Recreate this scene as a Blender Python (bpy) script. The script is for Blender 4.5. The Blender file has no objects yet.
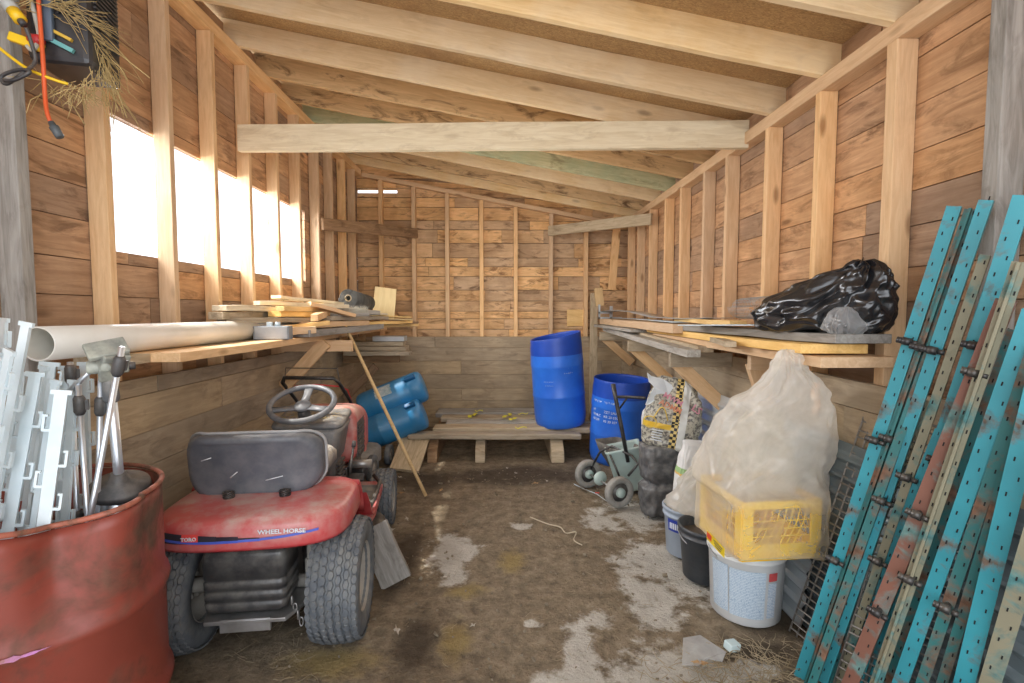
import bpy, bmesh, math, random
from mathutils import Vector, Matrix, Euler, noise
random.seed(7)
PI = math.pi
C = bpy.context.scene.collection
R = math.radians
def rnd(a, b): return random.uniform(a, b)

# ------------------------------------------------------------------ camera
FPX = 499.0
CAM = Vector((0, 0, 1.5))
PITCH = math.atan(29.5 / FPX)
YAW = math.atan(10.0 / FPX)
cd = bpy.data.cameras.new('camera'); cam = bpy.data.objects.new('camera', cd); C.objects.link(cam)
cam.location = CAM
cam.rotation_euler = (PI/2 - PITCH, 0, -YAW)
cd.sensor_width = 36; cd.lens = FPX/1024*36; cd.clip_start = 0.02; cd.clip_end = 200
bpy.context.scene.camera = cam
RM = cam.rotation_euler.to_matrix()
def ray(px, py): return RM @ Vector(((px-512)/FPX, -(py-341.5)/FPX, -1))
def aY(px, py, Y): d = ray(px, py); return CAM + d*(Y/d.y)      # the place seen there, at depth Y
def aX(px, py, X): d = ray(px, py); return CAM + d*(X/d.x)
def aZ(px, py, Z=0.0): d = ray(px, py); return CAM + d*((Z-CAM.z)/d.z)

# ------------------------------------------------------------------ materials
class NT:
    def __init__(s, name):
        s.m = bpy.data.materials.new(name); s.m.use_nodes = True
        s.t = s.m.node_tree; s.t.nodes.clear()
        s.out = s.n('ShaderNodeOutputMaterial'); s.b = s.n('ShaderNodeBsdfPrincipled')
        s.l(s.b.outputs[0], s.out.inputs[0])
    def n(s, ty, **k):
        o = s.t.nodes.new(ty)
        for a, v in k.items(): setattr(o, a, v)
        return o
    def l(s, a, b): s.t.links.new(a, b)
    def noise(s, vec, scale, detail=4, rough=.55, dist=0):
        o = s.n('ShaderNodeTexNoise'); o.inputs['Scale'].default_value = scale
        o.inputs['Detail'].default_value = detail; o.inputs['Roughness'].default_value = rough
        o.inputs['Distortion'].default_value = dist
        if vec is not None: s.l(vec, o.inputs['Vector'])
        return o.outputs['Fac']
    def ramp(s, fac, pts):
        o = s.n('ShaderNodeValToRGB'); e = o.color_ramp.elements
        while len(e) < len(pts): e.new(.5)
        for i, (p, c) in enumerate(pts):
            e[i].position = p; e[i].color = (c[0], c[1], c[2], 1) if hasattr(c, '__len__') else (c, c, c, 1)
        s.l(fac, o.inputs[0]); return o.outputs[0]
    def mix(s, fac, a, b, mode='MIX'):
        o = s.n('ShaderNodeMix', data_type='RGBA', blend_type=mode)
        for i, v in ((0, fac), (6, a), (7, b)):
            if isinstance(v, bpy.types.NodeSocket): s.l(v, o.inputs[i])
            elif hasattr(v, '__len__'): o.inputs[i].default_value = (v[0], v[1], v[2], 1)
            else: o.inputs[i].default_value = v
        return o.outputs[2]
    def math(s, op, a, b=0, clamp=False):
        o = s.n('ShaderNodeMath', operation=op, use_clamp=clamp)
        for i, v in ((0, a), (1, b)):
            if isinstance(v, bpy.types.NodeSocket): s.l(v, o.inputs[i])
            else: o.inputs[i].default_value = v
        return o.outputs[0]
    def bump(s, h, strength, dist=.01):
        o = s.n('ShaderNodeBump'); o.inputs['Strength'].default_value = strength; o.inputs['Distance'].default_value = dist
        s.l(h, o.inputs['Height']); s.l(o.outputs[0], s.b.inputs['Normal'])
    def setb(s, **k):
        for a, v in k.items():
            i = s.b.inputs[a.replace('_', ' ')]
            if isinstance(v, bpy.types.NodeSocket): s.l(v, i)
            else: i.default_value = v

def wood(name, light, dark, stain=(.10, .05, .02), stain_amt=.3, rough=.8, knots=.6, blotch=None, blotch_amt=0, var=.35, gs=1.0):
    """grain along the local X axis; per-board variation from the 'rnd' attribute or the object's random number"""
    t = NT(name)
    tc = t.n('ShaderNodeTexCoord'); at = t.n('ShaderNodeAttribute', attribute_name='rnd'); oi = t.n('ShaderNodeObjectInfo')
    r = t.math('ADD', at.outputs['Fac'], oi.outputs['Random'])
    r = t.math('FRACT', r)
    off = t.n('ShaderNodeCombineXYZ'); t.l(t.math('MULTIPLY', r, 37.3), off.inputs[0]); t.l(t.math('MULTIPLY', r, 13.7), off.inputs[1]); t.l(t.math('MULTIPLY', r, 71.1), off.inputs[2])
    va = t.n('ShaderNodeVectorMath', operation='ADD'); t.l(tc.outputs['Object'], va.inputs[0]); t.l(off.outputs[0], va.inputs[1])
    mp = t.n('ShaderNodeMapping'); mp.inputs['Scale'].default_value = (1.6*gs, 16*gs, 16*gs); t.l(va.outputs[0], mp.inputs[0])
    g = t.noise(mp.outputs[0], 2.2, 5, .6, 1.2)
    col = t.ramp(g, [(.3, dark), (.7, light)])
    fine = t.n('ShaderNodeMapping'); fine.inputs['Scale'].default_value = (5, 90, 90); t.l(va.outputs[0], fine.inputs[0])
    gf = t.noise(fine.outputs[0], 1.5, 3, .6)
    col = t.mix(t.math('MULTIPLY', gf, .35), col, dark)
    # knots
    kmp = t.n('ShaderNodeMapping'); kmp.inputs['Scale'].default_value = (2.2, 6.5, 6.5); t.l(va.outputs[0], kmp.inputs[0])
    vo = t.n('ShaderNodeTexVoronoi'); vo.inputs['Scale'].default_value = 1.0; t.l(kmp.outputs[0], vo.inputs['Vector'])
    k = t.ramp(vo.outputs['Distance'], [(.06, 1.0), (.15, 0.0)])
    col = t.mix(t.math('MULTIPLY', k, knots), col, stain)
    # stains
    smp = t.n('ShaderNodeMapping'); smp.inputs['Scale'].default_value = (2.2, 7, 7); t.l(va.outputs[0], smp.inputs[0])
    sn = t.noise(smp.outputs[0], 1.6, 6, .68, .8)
    sf = t.ramp(sn, [(.52, 0.0), (.66, 1.0)])
    col = t.mix(t.math('MULTIPLY', sf, stain_amt), col, stain)
    if blotch:
        bn = t.noise(va.outputs[0], 2.3, 5, .6)
        bf = t.ramp(bn, [(.42, 0.0), (.6, 1.0)])
        col = t.mix(t.math('MULTIPLY', bf, blotch_amt), col, blotch)
    hv = t.n('ShaderNodeHueSaturation'); t.l(col, hv.inputs['Color'])
    t.l(t.math('ADD', t.math('MULTIPLY', r, var*1.3), 1-var*.65), hv.inputs['Value'])
    t.l(t.math('ADD', t.math('MULTIPLY', r, .25), .88), hv.inputs['Saturation'])
    t.setb(Base_Color=hv.outputs[0], Roughness=rough, Specular_IOR_Level=.25)
    t.bump(t.math('ADD', g, t.math('MULTIPLY', gf, .5)), .35, .006)
    return t.m

def surf(name, col, col2=None, rough=.5, metal=0, scale=6, dust=None, dust_amt=0, bump=.0, bscale=40, spec=.5, sheen=0):
    t = NT(name); tc = t.n('ShaderNodeTexCoord'); v = tc.outputs['Object']
    c2 = col2 or tuple(x*.75 for x in col)
    n = t.noise(v, scale, 5, .6)
    c = t.ramp(n, [(.35, c2), (.65, col)])
    if dust:
        geo = t.n('ShaderNodeNewGeometry'); sx = t.n('ShaderNodeSeparateXYZ'); t.l(geo.outputs['Normal'], sx.inputs[0])
        up = t.math('ADD', t.math('MULTIPLY', sx.outputs[2], .5), .5, True)
        dn = t.ramp(t.noise(v, scale*2.3, 6, .65), [(.4, 0.0), (.62, 1.0)])
        f = t.math('MULTIPLY', t.math('MULTIPLY', t.math('ADD', dn, .35), up), dust_amt, True)
        c = t.mix(f, c, dust)
    t.setb(Base_Color=c, Roughness=rough, Metallic=metal, Specular_IOR_Level=spec)
    if bump: t.bump(t.noise(v, bscale, 4, .6), bump, .004)
    return t.m

def plastic_film(name, col, transp=.45, rough=.18, zlow=None, thin=0, bs=.5):
    t = NT(name); tc = t.n('ShaderNodeTexCoord')
    t.setb(Base_Color=(*col, 1), Roughness=rough, Specular_IOR_Level=.7)
    tl = t.n('ShaderNodeBsdfTranslucent'); tl.inputs[0].default_value = (*col, 1)
    tr = t.n('ShaderNodeBsdfTransparent'); tr.inputs[0].default_value = (.97, .96, .93, 1)
    m1 = t.n('ShaderNodeMixShader'); m1.inputs[0].default_value = .45; t.l(t.b.outputs[0], m1.inputs[1]); t.l(tl.outputs[0], m1.inputs[2])
    m2 = t.n('ShaderNodeMixShader')
    lw = t.n('ShaderNodeLayerWeight'); lw.inputs[0].default_value = .3
    nn = t.noise(tc.outputs['Object'], 6, 4, .6, .8)
    f = t.math('ADD', t.math('MULTIPLY', t.math('SUBTRACT', nn, .5), .7), transp)
    if zlow is not None:
        sx = t.n('ShaderNodeSeparateXYZ'); t.l(tc.outputs['Object'], sx.inputs[0])
        mr = t.n('ShaderNodeMapRange'); mr.inputs[1].default_value = zlow-.06; mr.inputs[2].default_value = zlow+.06; mr.inputs[3].default_value = thin; mr.inputs[4].default_value = 0
        t.l(sx.outputs[2], mr.inputs[0]); f = t.math('ADD', f, mr.outputs[0])
    f = t.math('MULTIPLY', f, t.math('SUBTRACT', 1.0, t.math('MULTIPLY', lw.outputs['Facing'], .75)), True)
    t.l(f, m2.inputs[0]); t.l(m1.outputs[0], m2.inputs[1]); t.l(tr.outputs[0], m2.inputs[2]); t.l(m2.outputs[0], t.out.inputs[0])
    t.bump(t.noise(tc.outputs['Object'], 7, 3, .5, 1.5), bs, .02)
    return t.m

W_STUD = wood('lumber_orange', (.86, .62, .38), (.68, .44, .24), (.24, .11, .05), .12, knots=.65, var=.22)
W_RAFT = wood('rafter_lumber', (.92, .71, .42), (.76, .54, .28), (.30, .17, .08), .2, knots=.7, blotch=(.95, .82, .6), blotch_amt=.35, var=.16)
W_GREEN = wood('rafter_lumber_greenish', (.62, .58, .38), (.40, .40, .24), (.12, .09, .05), .5, knots=.5, blotch=(.35, .42, .28), blotch_amt=.6)
W_MOULD = wood('rafter_lumber_stained', (.72, .52, .30), (.5, .34, .18), (.09, .045, .02), .85, knots=.8)
W_SHEATH = wood('sheathing_board', (.70, .46, .28), (.44, .26, .15), (.11, .055, .03), .65, knots=.75, blotch=(.30, .18, .10), blotch_amt=.45, var=.45)
W_SHEATHB = wood('back_sheathing_board', (.86, .60, .36), (.62, .39, .20), (.13, .06, .03), .8, knots=.8, blotch=(.34, .20, .10), blotch_amt=.5, var=.36)
W_KNEE = wood('knee_wall_plank', (.58, .46, .31), (.38, .29, .19), (.15, .105, .07), .5, knots=.35, blotch=(.30, .24, .17), blotch_amt=.5, var=.2, gs=.7)
W_PALE = wood('whitewashed_timber', (.84, .76, .58), (.66, .56, .39), (.32, .22, .12), .3, knots=.3, var=.1)
W_GREY = wood('weathered_grey_timber', (.50, .48, .44), (.27, .25, .22), (.12, .10, .08), .4, knots=.4, var=.3)
W_GTAN = wood('weathered_tan_timber', (.60, .50, .36), (.38, .30, .2), (.15, .10, .06), .4, knots=.4, var=.3)
W_YEL = wood('fresh_yellow_timber', (.93, .68, .34), (.74, .48, .2), (.35, .18, .07), .15, knots=.4, var=.25)
W_OLD = wood('old_dark_timber', (.40, .26, .15), (.22, .13, .07), (.08, .04, .02), .5, knots=.5, var=.2)
W_PLY = wood('plywood_tan', (.82, .66, .36), (.68, .52, .26), (.5, .36, .18), .2, knots=.0, var=.2, gs=.4)

M_BLACK = surf('black_plastic', (.035, .037, .042), (.02, .02, .024), .45, dust=(.32, .29, .25), dust_amt=.4)
M_BLACKM = surf('black_metal', (.03, .03, .035), rough=.35, metal=.3, dust=(.3, .27, .22), dust_amt=.3)
M_GREYP = surf('dusty_grey_plastic', (.13, .14, .16), (.08, .09, .1), .5, dust=(.42, .38, .32), dust_amt=.55)
M_RUB = surf('tyre_rubber', (.12, .14, .165), (.07, .085, .105), .8, scale=10, dust=(.36, .34, .28), dust_amt=.35, bump=.3)
M_RIM = surf('grey_wheel_rim', (.36, .35, .32), (.22, .21, .19), .6, dust=(.4, .36, .3), dust_amt=.5)
M_RED = surf('red_paint', (.62, .035, .045), (.5, .03, .04), .3, scale=3, dust=(.55, .38, .34), dust_amt=.75)
M_STEEL = surf('dull_steel', (.5, .5, .5), (.3, .29, .27), .4, .7)
M_ALU = surf('brushed_aluminium', (.75, .8, .85), (.6, .66, .72), .3, .8)
M_WHITE = surf('white_plastic', (.70, .77, .79), (.52, .64, .69), .4, scale=4)
M_PVC = surf('white_pvc', (.85, .83, .76), (.72, .70, .62), .35, scale=3)
M_SHADOW = surf('dark_slot', (.015, .015, .015), rough=.9)
def rusty(name, col, rust, amt, rough=.45, scale=4):
    t = NT(name); tc = t.n('ShaderNodeTexCoord'); v = tc.outputs['Object']
    n = t.noise(v, scale, 8, .65, .4)
    f = t.ramp(n, [(.62-amt*.35, 0.0), (.70-amt*.2, 1.0)])
    c = t.mix(f, t.ramp(t.noise(v, 3, 3), [(.3, tuple(x*.72 for x in col)), (.7, col)]), t.ramp(t.noise(v, 30, 4), [(.35, rust), (.7, tuple(x*.45 for x in rust))]))
    t.setb(Base_Color=c, Roughness=t.math('ADD', t.math('MULTIPLY', f, .4), rough, True)); t.bump(n, .25, .01)
    return t.m
M_DRUM = rusty('rusty_red_drum_paint', (.27, .055, .035), (.12, .065, .04), .36, .45, 3.2)
M_TEAL = rusty('teal_paint', (.045, .33, .40), (.20, .14, .10), .18, .4, 7)
M_TEALD = rusty('dark_teal_paint', (.035, .19, .19), (.24, .13, .08), .4, .5, 9)
M_RUSTBAR = rusty('rusty_brown_paint', (.25, .11, .075), (.16, .30, .28), .3, .6, 7)
M_TANBAR = rusty('worn_tan_paint', (.30, .28, .19), (.10, .27, .27), .3, .6, 7)
M_GALV = surf('galvanised_sheet', (.62, .67, .70), (.48, .53, .56), .35, .45, scale=3, dust=(.5, .45, .4), dust_amt=.2)
M_BLUE = surf('blue_plastic_drum', (.035, .20, .80), (.025, .14, .65), .35, scale=3)
M_BLUED = surf('dark_blue_plastic', (.015, .08, .50), (.012, .06, .38), .4, scale=3)
M_TBLUE = surf('teal_blue_plastic', (.02, .23, .50), (.015, .18, .40), .38, scale=3, dust=(.3, .4, .45), dust_amt=.2)
M_INK = surf('white_ink', (.8, .85, .9), rough=.6)
M_INKB = surf('dull_blue_ink', (.28, .38, .5), rough=.6)
M_YELLOW = surf('yellow_plastic', (.92, .62, .02), (.85, .52, .02), .4)
M_ORANGE = surf('orange_cord', (.85, .14, .04), rough=.45)
M_REDP = surf('red_plastic', (.75, .05, .05), rough=.4)
M_GREENP = surf('pale_green_plastic', (.50, .64, .60), (.42, .55, .52), .4, scale=4, dust=(.4, .38, .32), dust_amt=.3)
M_HAY = surf('dry_hay', (.62, .47, .22), (.42, .3, .12), .8)
M_BAGB = surf('black_bin_liner', (.02, .021, .024), rough=.22, spec=.8)
M_FILM = plastic_film('cloudy_plastic_film', (.86, .83, .76), .50)
M_FILMB = plastic_film('cloudy_bag_film', (.97, .95, .90), .55, zlow=.27, thin=.26)
M_FILM2 = plastic_film('clear_plastic_film', (.80, .82, .84), .72)

# ------------------------------------------------------------------ mesh building
class MB:
    def __init__(s): s.v = []; s.f = []; s.mi = []; s.r = []; s.sm = []
    def add(s, vs, fs, mi=0, r=0.0, M=None, smooth=False):
        b = len(s.v)
        for p in vs:
            p = Vector(p); s.v.append(M @ p if M else p); s.r.append(r)
        for f in fs: s.f.append([b+i for i in f]); s.mi.append(mi); s.sm.append(smooth)
        return s
    def box(s, c, d, rot=None, mi=0, r=0.0, jit=0, M=None):
        hx, hy, hz = d[0]/2, d[1]/2, d[2]/2
        vs = [Vector((x, y, z)) for x in (-hx, hx) for y in (-hy, hy) for z in (-hz, hz)]
        if jit: vs = [v+Vector((rnd(-jit, jit), rnd(-jit, jit), rnd(-jit, jit))) for v in vs]
        if rot: e = Euler(rot).to_matrix(); vs = [e @ v for v in vs]
        vs = [v+Vector(c) for v in vs]
        s.add(vs, [(0,1,3,2),(4,6,7,5),(0,4,5,1),(2,3,7,6),(0,2,6,4),(1,5,7,3)], mi, r, M); return s
    def box2(s, a, b, mi=0, r=0.0, jit=0):
        return s.box([(a[i]+b[i])/2 for i in range(3)], [abs(b[i]-a[i]) for i in range(3)], None, mi, r, jit)
    def tube(s, pts, rad, n=8, mi=0, closed=False, cap=True, M=None, flat=1.0):
        pts = [Vector(p) for p in pts]; N = len(pts); rings = []
        up = Vector((0, 0, 1)); prev = None
        for i, p in enumerate(pts):
            if closed: t = pts[(i+1) % N]-pts[i-1]
            else: t = pts[min(i+1, N-1)]-pts[max(i-1, 0)]
            t.normalize()
            if prev is None:
                a = t.cross(up)
                if a.length < .05: a = t.cross(Vector((1, 0, 0)))
            else: a = prev-t*prev.dot(t)
            a.normalize(); prev = a; b = t.cross(a)
            rr = rad[i] if hasattr(rad, '__len__') else rad
            rings.append([p+a*math.cos(2*PI*k/n)*rr+b*math.sin(2*PI*k/n)*rr*flat for k in range(n)])
        vs = [v for r_ in rings for v in r_]; fs = []
        for i in range(N if closed else N-1):
            j = (i+1) % N
            for k in range(n): fs.append((i*n+k, i*n+(k+1) % n, j*n+(k+1) % n, j*n+k))
        if cap and not closed: fs.append(tuple(range(n))[::-1]); fs.append(tuple((N-1)*n+k for k in range(n)))
        s.add(vs, fs, mi, 0, M, True); return s
    def lathe(s, prof, n=32, M=None, mi=0, capb=False, capt=False, fn=None):
        vs = []; fs = []; m = len(prof)
        for k in range(n):
            a = 2*PI*k/n
            for i, (r, z) in enumerate(prof):
                p = Vector((r*math.cos(a), r*math.sin(a), z))
                vs.append(fn(p, a, i) if fn else p)
        for k in range(n):
            j = (k+1) % n
            for i in range(m-1): fs.append((k*m+i, j*m+i, j*m+i+1, k*m+i+1))
        if capb: fs.append(tuple(k*m for k in range(n))[::-1])
        if capt: fs.append(tuple(k*m+m-1 for k in range(n)))
        s.add(vs, fs, mi, 0, M, True); return s
    def loops(s, loops, mi=0, capb=True, capt=True, M=None, smooth=True):
        n = len(loops[0]); vs = [p for l in loops for p in l]; fs = []
        for i in range(len(loops)-1):
            for k in range(n): fs.append((i*n+k, i*n+(k+1) % n, (i+1)*n+(k+1) % n, (i+1)*n+k))
        if capb: fs.append(tuple(range(n))[::-1])
        if capt: fs.append(tuple((len(loops)-1)*n+k for k in range(n)))
        s.add(vs, fs, mi, 0, M, smooth); return s
    def prism(s, poly, axis, a, b, mi=0, M=None):
        """poly of 2D points swept along axis from a to b"""
        def P(u, v, w): return {'x': (w, u, v), 'y': (u, w, v), 'z': (u, v, w)}[axis]
        n = len(poly); vs = [P(u, v, a) for u, v in poly]+[P(u, v, b) for u, v in poly]
        fs = [tuple(range(n)), tuple(range(2*n-1, n-1, -1))]+[(i, i+n, (i+1) % n+n, (i+1) % n) for i in range(n)]
        s.add(vs, fs, mi, 0, M); return s
    def disc(s, c, nrm, r, n=8, mi=0):
        nrm = Vector(nrm).normalized(); a = nrm.orthogonal().normalized(); b = nrm.cross(a); c = Vector(c)
        s.add([c+a*r*math.cos(2*PI*k/n)+b*r*math.sin(2*PI*k/n) for k in range(n)], [tuple(range(n))], mi); return s
    def build(s, name, mats, parent=None, M=None, bevel=0, solid=0, sub=0):
        if not isinstance(mats, (list, tuple)): mats = [mats]
        me = bpy.data.meshes.new(name); me.from_pydata([tuple(v) for v in s.v], [], s.f)
        for m in mats: me.materials.append(m)
        me.polygons.foreach_set('material_index', s.mi); me.polygons.foreach_set('use_smooth', s.sm)
        at = me.attributes.new('rnd', 'FLOAT', 'POINT'); at.data.foreach_set('value', s.r)
        bm = bmesh.new(); bm.from_mesh(me); bmesh.ops.recalc_face_normals(bm, faces=bm.faces); bm.to_mesh(me); bm.free()
        me.update()
        o = bpy.data.objects.new(name, me); C.objects.link(o)
        if parent: o.parent = parent
        if M is not None: o.matrix_basis = M
        if solid: md = o.modifiers.new('solid', 'SOLIDIFY'); md.thickness = solid; md.offset = 0
        if bevel: md = o.modifiers.new('bevel', 'BEVEL'); md.width = bevel; md.segments = 2; md.limit_method = 'ANGLE'; md.angle_limit = R(40)
        if sub: md = o.modifiers.new('sub', 'SUBSURF'); md.levels = sub; md.render_levels = sub
        return o

def tag(o, label, cat, group=None, kind=None):
    o['label'] = label; o['category'] = cat
    if group: o['group'] = group
    if kind: o['kind'] = kind
    return o
def struct(o): o['kind'] = 'structure'; return o
def empty(name, loc, label, cat, rz=0, group=None, rot=None):
    o = bpy.data.objects.new(name, None); C.objects.link(o); o.empty_display_size = .1
    o.location = loc; o.rotation_euler = rot if rot else (0, 0, rz); tag(o, label, cat, group); return o
def copy_tree(o, parent=None):
    c = o.copy(); C.objects.link(c)
    if parent: c.parent = parent
    for ch in list(o.children): copy_tree(ch, c)
    return c
def frame(p0, p1, up=(0, 0, 1)):
    p0, p1 = Vector(p0), Vector(p1); x = (p1-p0).normalized(); up = Vector(up)
    y = up.cross(x)
    if y.length < .02: y = Vector((0, 1, 0)).cross(x) if abs(x.y) < .9 else Vector((1, 0, 0)).cross(x)
    y.normalize(); z = x.cross(y)
    return Matrix(((x.x, y.x, z.x, p0.x), (x.y, y.y, z.y, p0.y), (x.z, y.z, z.z, p0.z), (0, 0, 0, 1)))
def plank_mb(L, w, h, jit=.003, seg=6, r=0.0):
    """a board along +X, centred on the axis, slightly out of true"""
    m = MB(); loops = []
    for i in range(seg+1):
        x = L*i/seg; dy = rnd(-jit, jit); dz = rnd(-jit, jit)
        loops.append([(x, sy*w/2+dy+rnd(-jit, jit)*.4, sz*h/2+dz+rnd(-jit, jit)*.4) for sy, sz in ((-1,-1),(1,-1),(1,1),(-1,1))])
    m.loops(loops, smooth=False); m.r = [r]*len(m.v); return m
def board(name, p0, p1, w, h, mat, label=None, cat=None, up=(0, 0, 1), group=None, parent=None, jit=.002, bevel=.003):
    L = (Vector(p1)-Vector(p0)).length
    o = plank_mb(L, w, h, jit).build(name, mat, parent, frame(p0, p1, up), bevel)
    if label: tag(o, label, cat or 'board', group)
    return o
def text_mesh(name, body, size, mat, parent, M, align='LEFT', depth=.0006, bold=0, sx=1):
    cu = bpy.data.curves.new(name, 'FONT'); cu.body = body; cu.size = size; cu.extrude = depth; cu.align_x = align; cu.offset = bold
    cu.resolution_u = 2
    t = bpy.data.objects.new(name, cu); C.objects.link(t); bpy.context.view_layer.update()
    me = bpy.data.meshes.new_from_object(t.evaluated_get(bpy.context.evaluated_depsgraph_get()))
    bpy.data.objects.remove(t); me.materials.clear(); me.materials.append(mat)
    me.transform(Matrix.Diagonal((sx, 1, 1, 1)))
    o = bpy.data.objects.new(name, me); C.objects.link(o); o.parent = parent; o.matrix_basis = M
    return o
def ordn(i): return ['first', 'second', 'third', 'fourth', 'fifth', 'sixth', 'seventh', 'eighth', 'ninth', 'tenth', 'eleventh', 'twelfth', 'thirteenth', 'fourteenth', 'fifteenth', 'sixteenth'][i]
# ================================================================== THE SHED
AL, AR, YB, YF = -1.79, 1.59, 6.5, 0.3
ZL, ZR = 3.23, 2.60             # underside of the top plates
KZ = 1.18                       # top of the knee wall planks
PT = .075
SL = (ZR-ZL)/(AR-AL)
def roofz(x): return ZL+PT+SL*(x-AL)      # underside of the rafters
ST = .09

# ---- floor: packed earth over patches of concrete
def ell(p, cx, cy, rx, ry): return 1-math.sqrt(((p[0]-cx)/rx)**2+((p[1]-cy)/ry)**2)
conc = []
for px, py, rx, ry in [(452, 552, .16, .30), (455, 573, .10, .16), (523, 524, .10, .08), (640, 512, .28, .34), (600, 520, .16, .2), (655, 560, .26, .34),
                       (600, 615, .10, .10), (655, 612, .14, .14), (585, 655, .10, .3), (660, 672, .34, .2), (740, 672, .20, .08), (690, 572, .22, .30), (705, 545, .2, .3), (535, 622, .06, .03), (600, 700, .3, .2), (650, 590, .2, .2)]:
    q = aZ(px, py); conc.append((q.x, q.y, rx, ry))
moss = []
for px, py, rx, ry in [(512, 560, .12, .2), (455, 640, .1, .2), (330, 662, .3, .14), (465, 590, .15, .1)]:
    q = aZ(px, py); moss.append((q.x, q.y, rx, ry))
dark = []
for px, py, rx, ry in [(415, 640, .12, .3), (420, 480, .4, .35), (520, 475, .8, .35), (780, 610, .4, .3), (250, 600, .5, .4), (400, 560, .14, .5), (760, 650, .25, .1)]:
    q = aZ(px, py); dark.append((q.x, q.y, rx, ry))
me = bpy.data.meshes.new('floor'); vs = []; fs = []; NX, NY = 150, 290
xs = [-2.2+i*4.2/(NX-1) for i in range(NX)]; ys = [-.6+j*7.4/(NY-1) for j in range(NY)]
ca, ma, da = [], [], []
for y in ys:
    for x in xs:
        c_ = max(ell((x, y), *e) for e in conc); m_ = max(ell((x, y), *e) for e in moss); d_ = max(ell((x, y), *e) for e in dark)
        nz = noise.noise(Vector((x*1.7, y*1.7, 3)))*.014+noise.noise(Vector((x*7, y*7, 5)))*.006
        k = max(0, min(1, c_*3+.5))
        vs.append((x, y, nz*(1-k)-.012*k-.004)); ca.append(c_); ma.append(m_); da.append(d_)
for j in range(NY-1):
    for i in range(NX-1): a = j*NX+i; fs.append((a, a+1, a+NX+1, a+NX))
me.from_pydata(vs, [], fs)
for nme, arr in (('conc', ca), ('moss', ma), ('dark_patch', da)):
    at = me.attributes.new(nme, 'FLOAT', 'POINT'); at.data.foreach_set('value', arr)
for p in me.polygons: p.use_smooth = True
t = NT('packed_earth_floor'); tc = t.n('ShaderNodeTexCoord'); v = tc.outputs['Object']
n1 = t.noise(v, 3.0, 8, .62, .3); n2 = t.noise(v, 55, 6, .7); n3 = t.noise(v, 12, 6, .65)
earth = t.ramp(n3, [(.3, (.13, .10, .068)), (.55, (.26, .205, .14)), (.75, (.36, .295, .21))])
earth = t.mix(t.math('MULTIPLY', t.ramp(n2, [(.52, 0.0), (.72, 1.0)]), .55), earth, (.42, .33, .21))
earth = t.mix(t.math('MULTIPLY', t.ramp(n2, [(.28, 1.0), (.42, 0.0)]), .6), earth, (.05, .035, .02))
a_d = t.n('ShaderNodeAttribute', attribute_name='dark_patch'); df = t.math('ADD', a_d.outputs['Fac'], t.math('MULTIPLY', t.math('SUBTRACT', n1, .5), 1.2))  # earth darkened inside the listed ellipses, edges broken up by noise
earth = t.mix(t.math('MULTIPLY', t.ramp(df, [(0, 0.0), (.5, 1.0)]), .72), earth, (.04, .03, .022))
a_m = t.n('ShaderNodeAttribute', attribute_name='moss'); mf = t.math('ADD', a_m.outputs['Fac'], t.math('MULTIPLY', t.math('SUBTRACT', n3, .5), 1.5))
earth = t.mix(t.math('MULTIPLY', t.ramp(mf, [(0.1, 0.0), (.7, 1.0)]), .6), earth, (.34, .25, .08))
a_c = t.n('ShaderNodeAttribute', attribute_name='conc')
cf = t.math('ADD', a_c.outputs['Fac'], t.math('MULTIPLY', t.math('SUBTRACT', n3, .5), 1.7)); cf = t.math('ADD', cf, t.math('MULTIPLY', t.math('SUBTRACT', n1, .5), 2.2))
n4 = t.noise(v, 28, 5, .7); cf = t.math('ADD', cf, t.math('MULTIPLY', t.math('SUBTRACT', n4, .5), .9)); cr = t.ramp(cf, [(-.0, 0.0), (.40, 1.0)])
cc = t.ramp(t.noise(v, 6, 8, .7), [(.3, (.44, .41, .35)), (.7, (.66, .63, .57))])
cc = t.mix(t.math('MULTIPLY', t.ramp(n2, [(.5, 0.0), (.75, 1.0)]), .3), cc, (.2, .17, .13))
t.setb(Base_Color=t.mix(t.math('MULTIPLY', cr, .9), earth, cc), Roughness=.92, Specular_IOR_Level=.2)
t.bump(t.math('ADD', n2, t.math('MULTIPLY', n3, 1.5)), .8, .02)
me.materials.append(t.m); fo = bpy.data.objects.new('floor', me); C.objects.link(fo); struct(fo)

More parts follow.
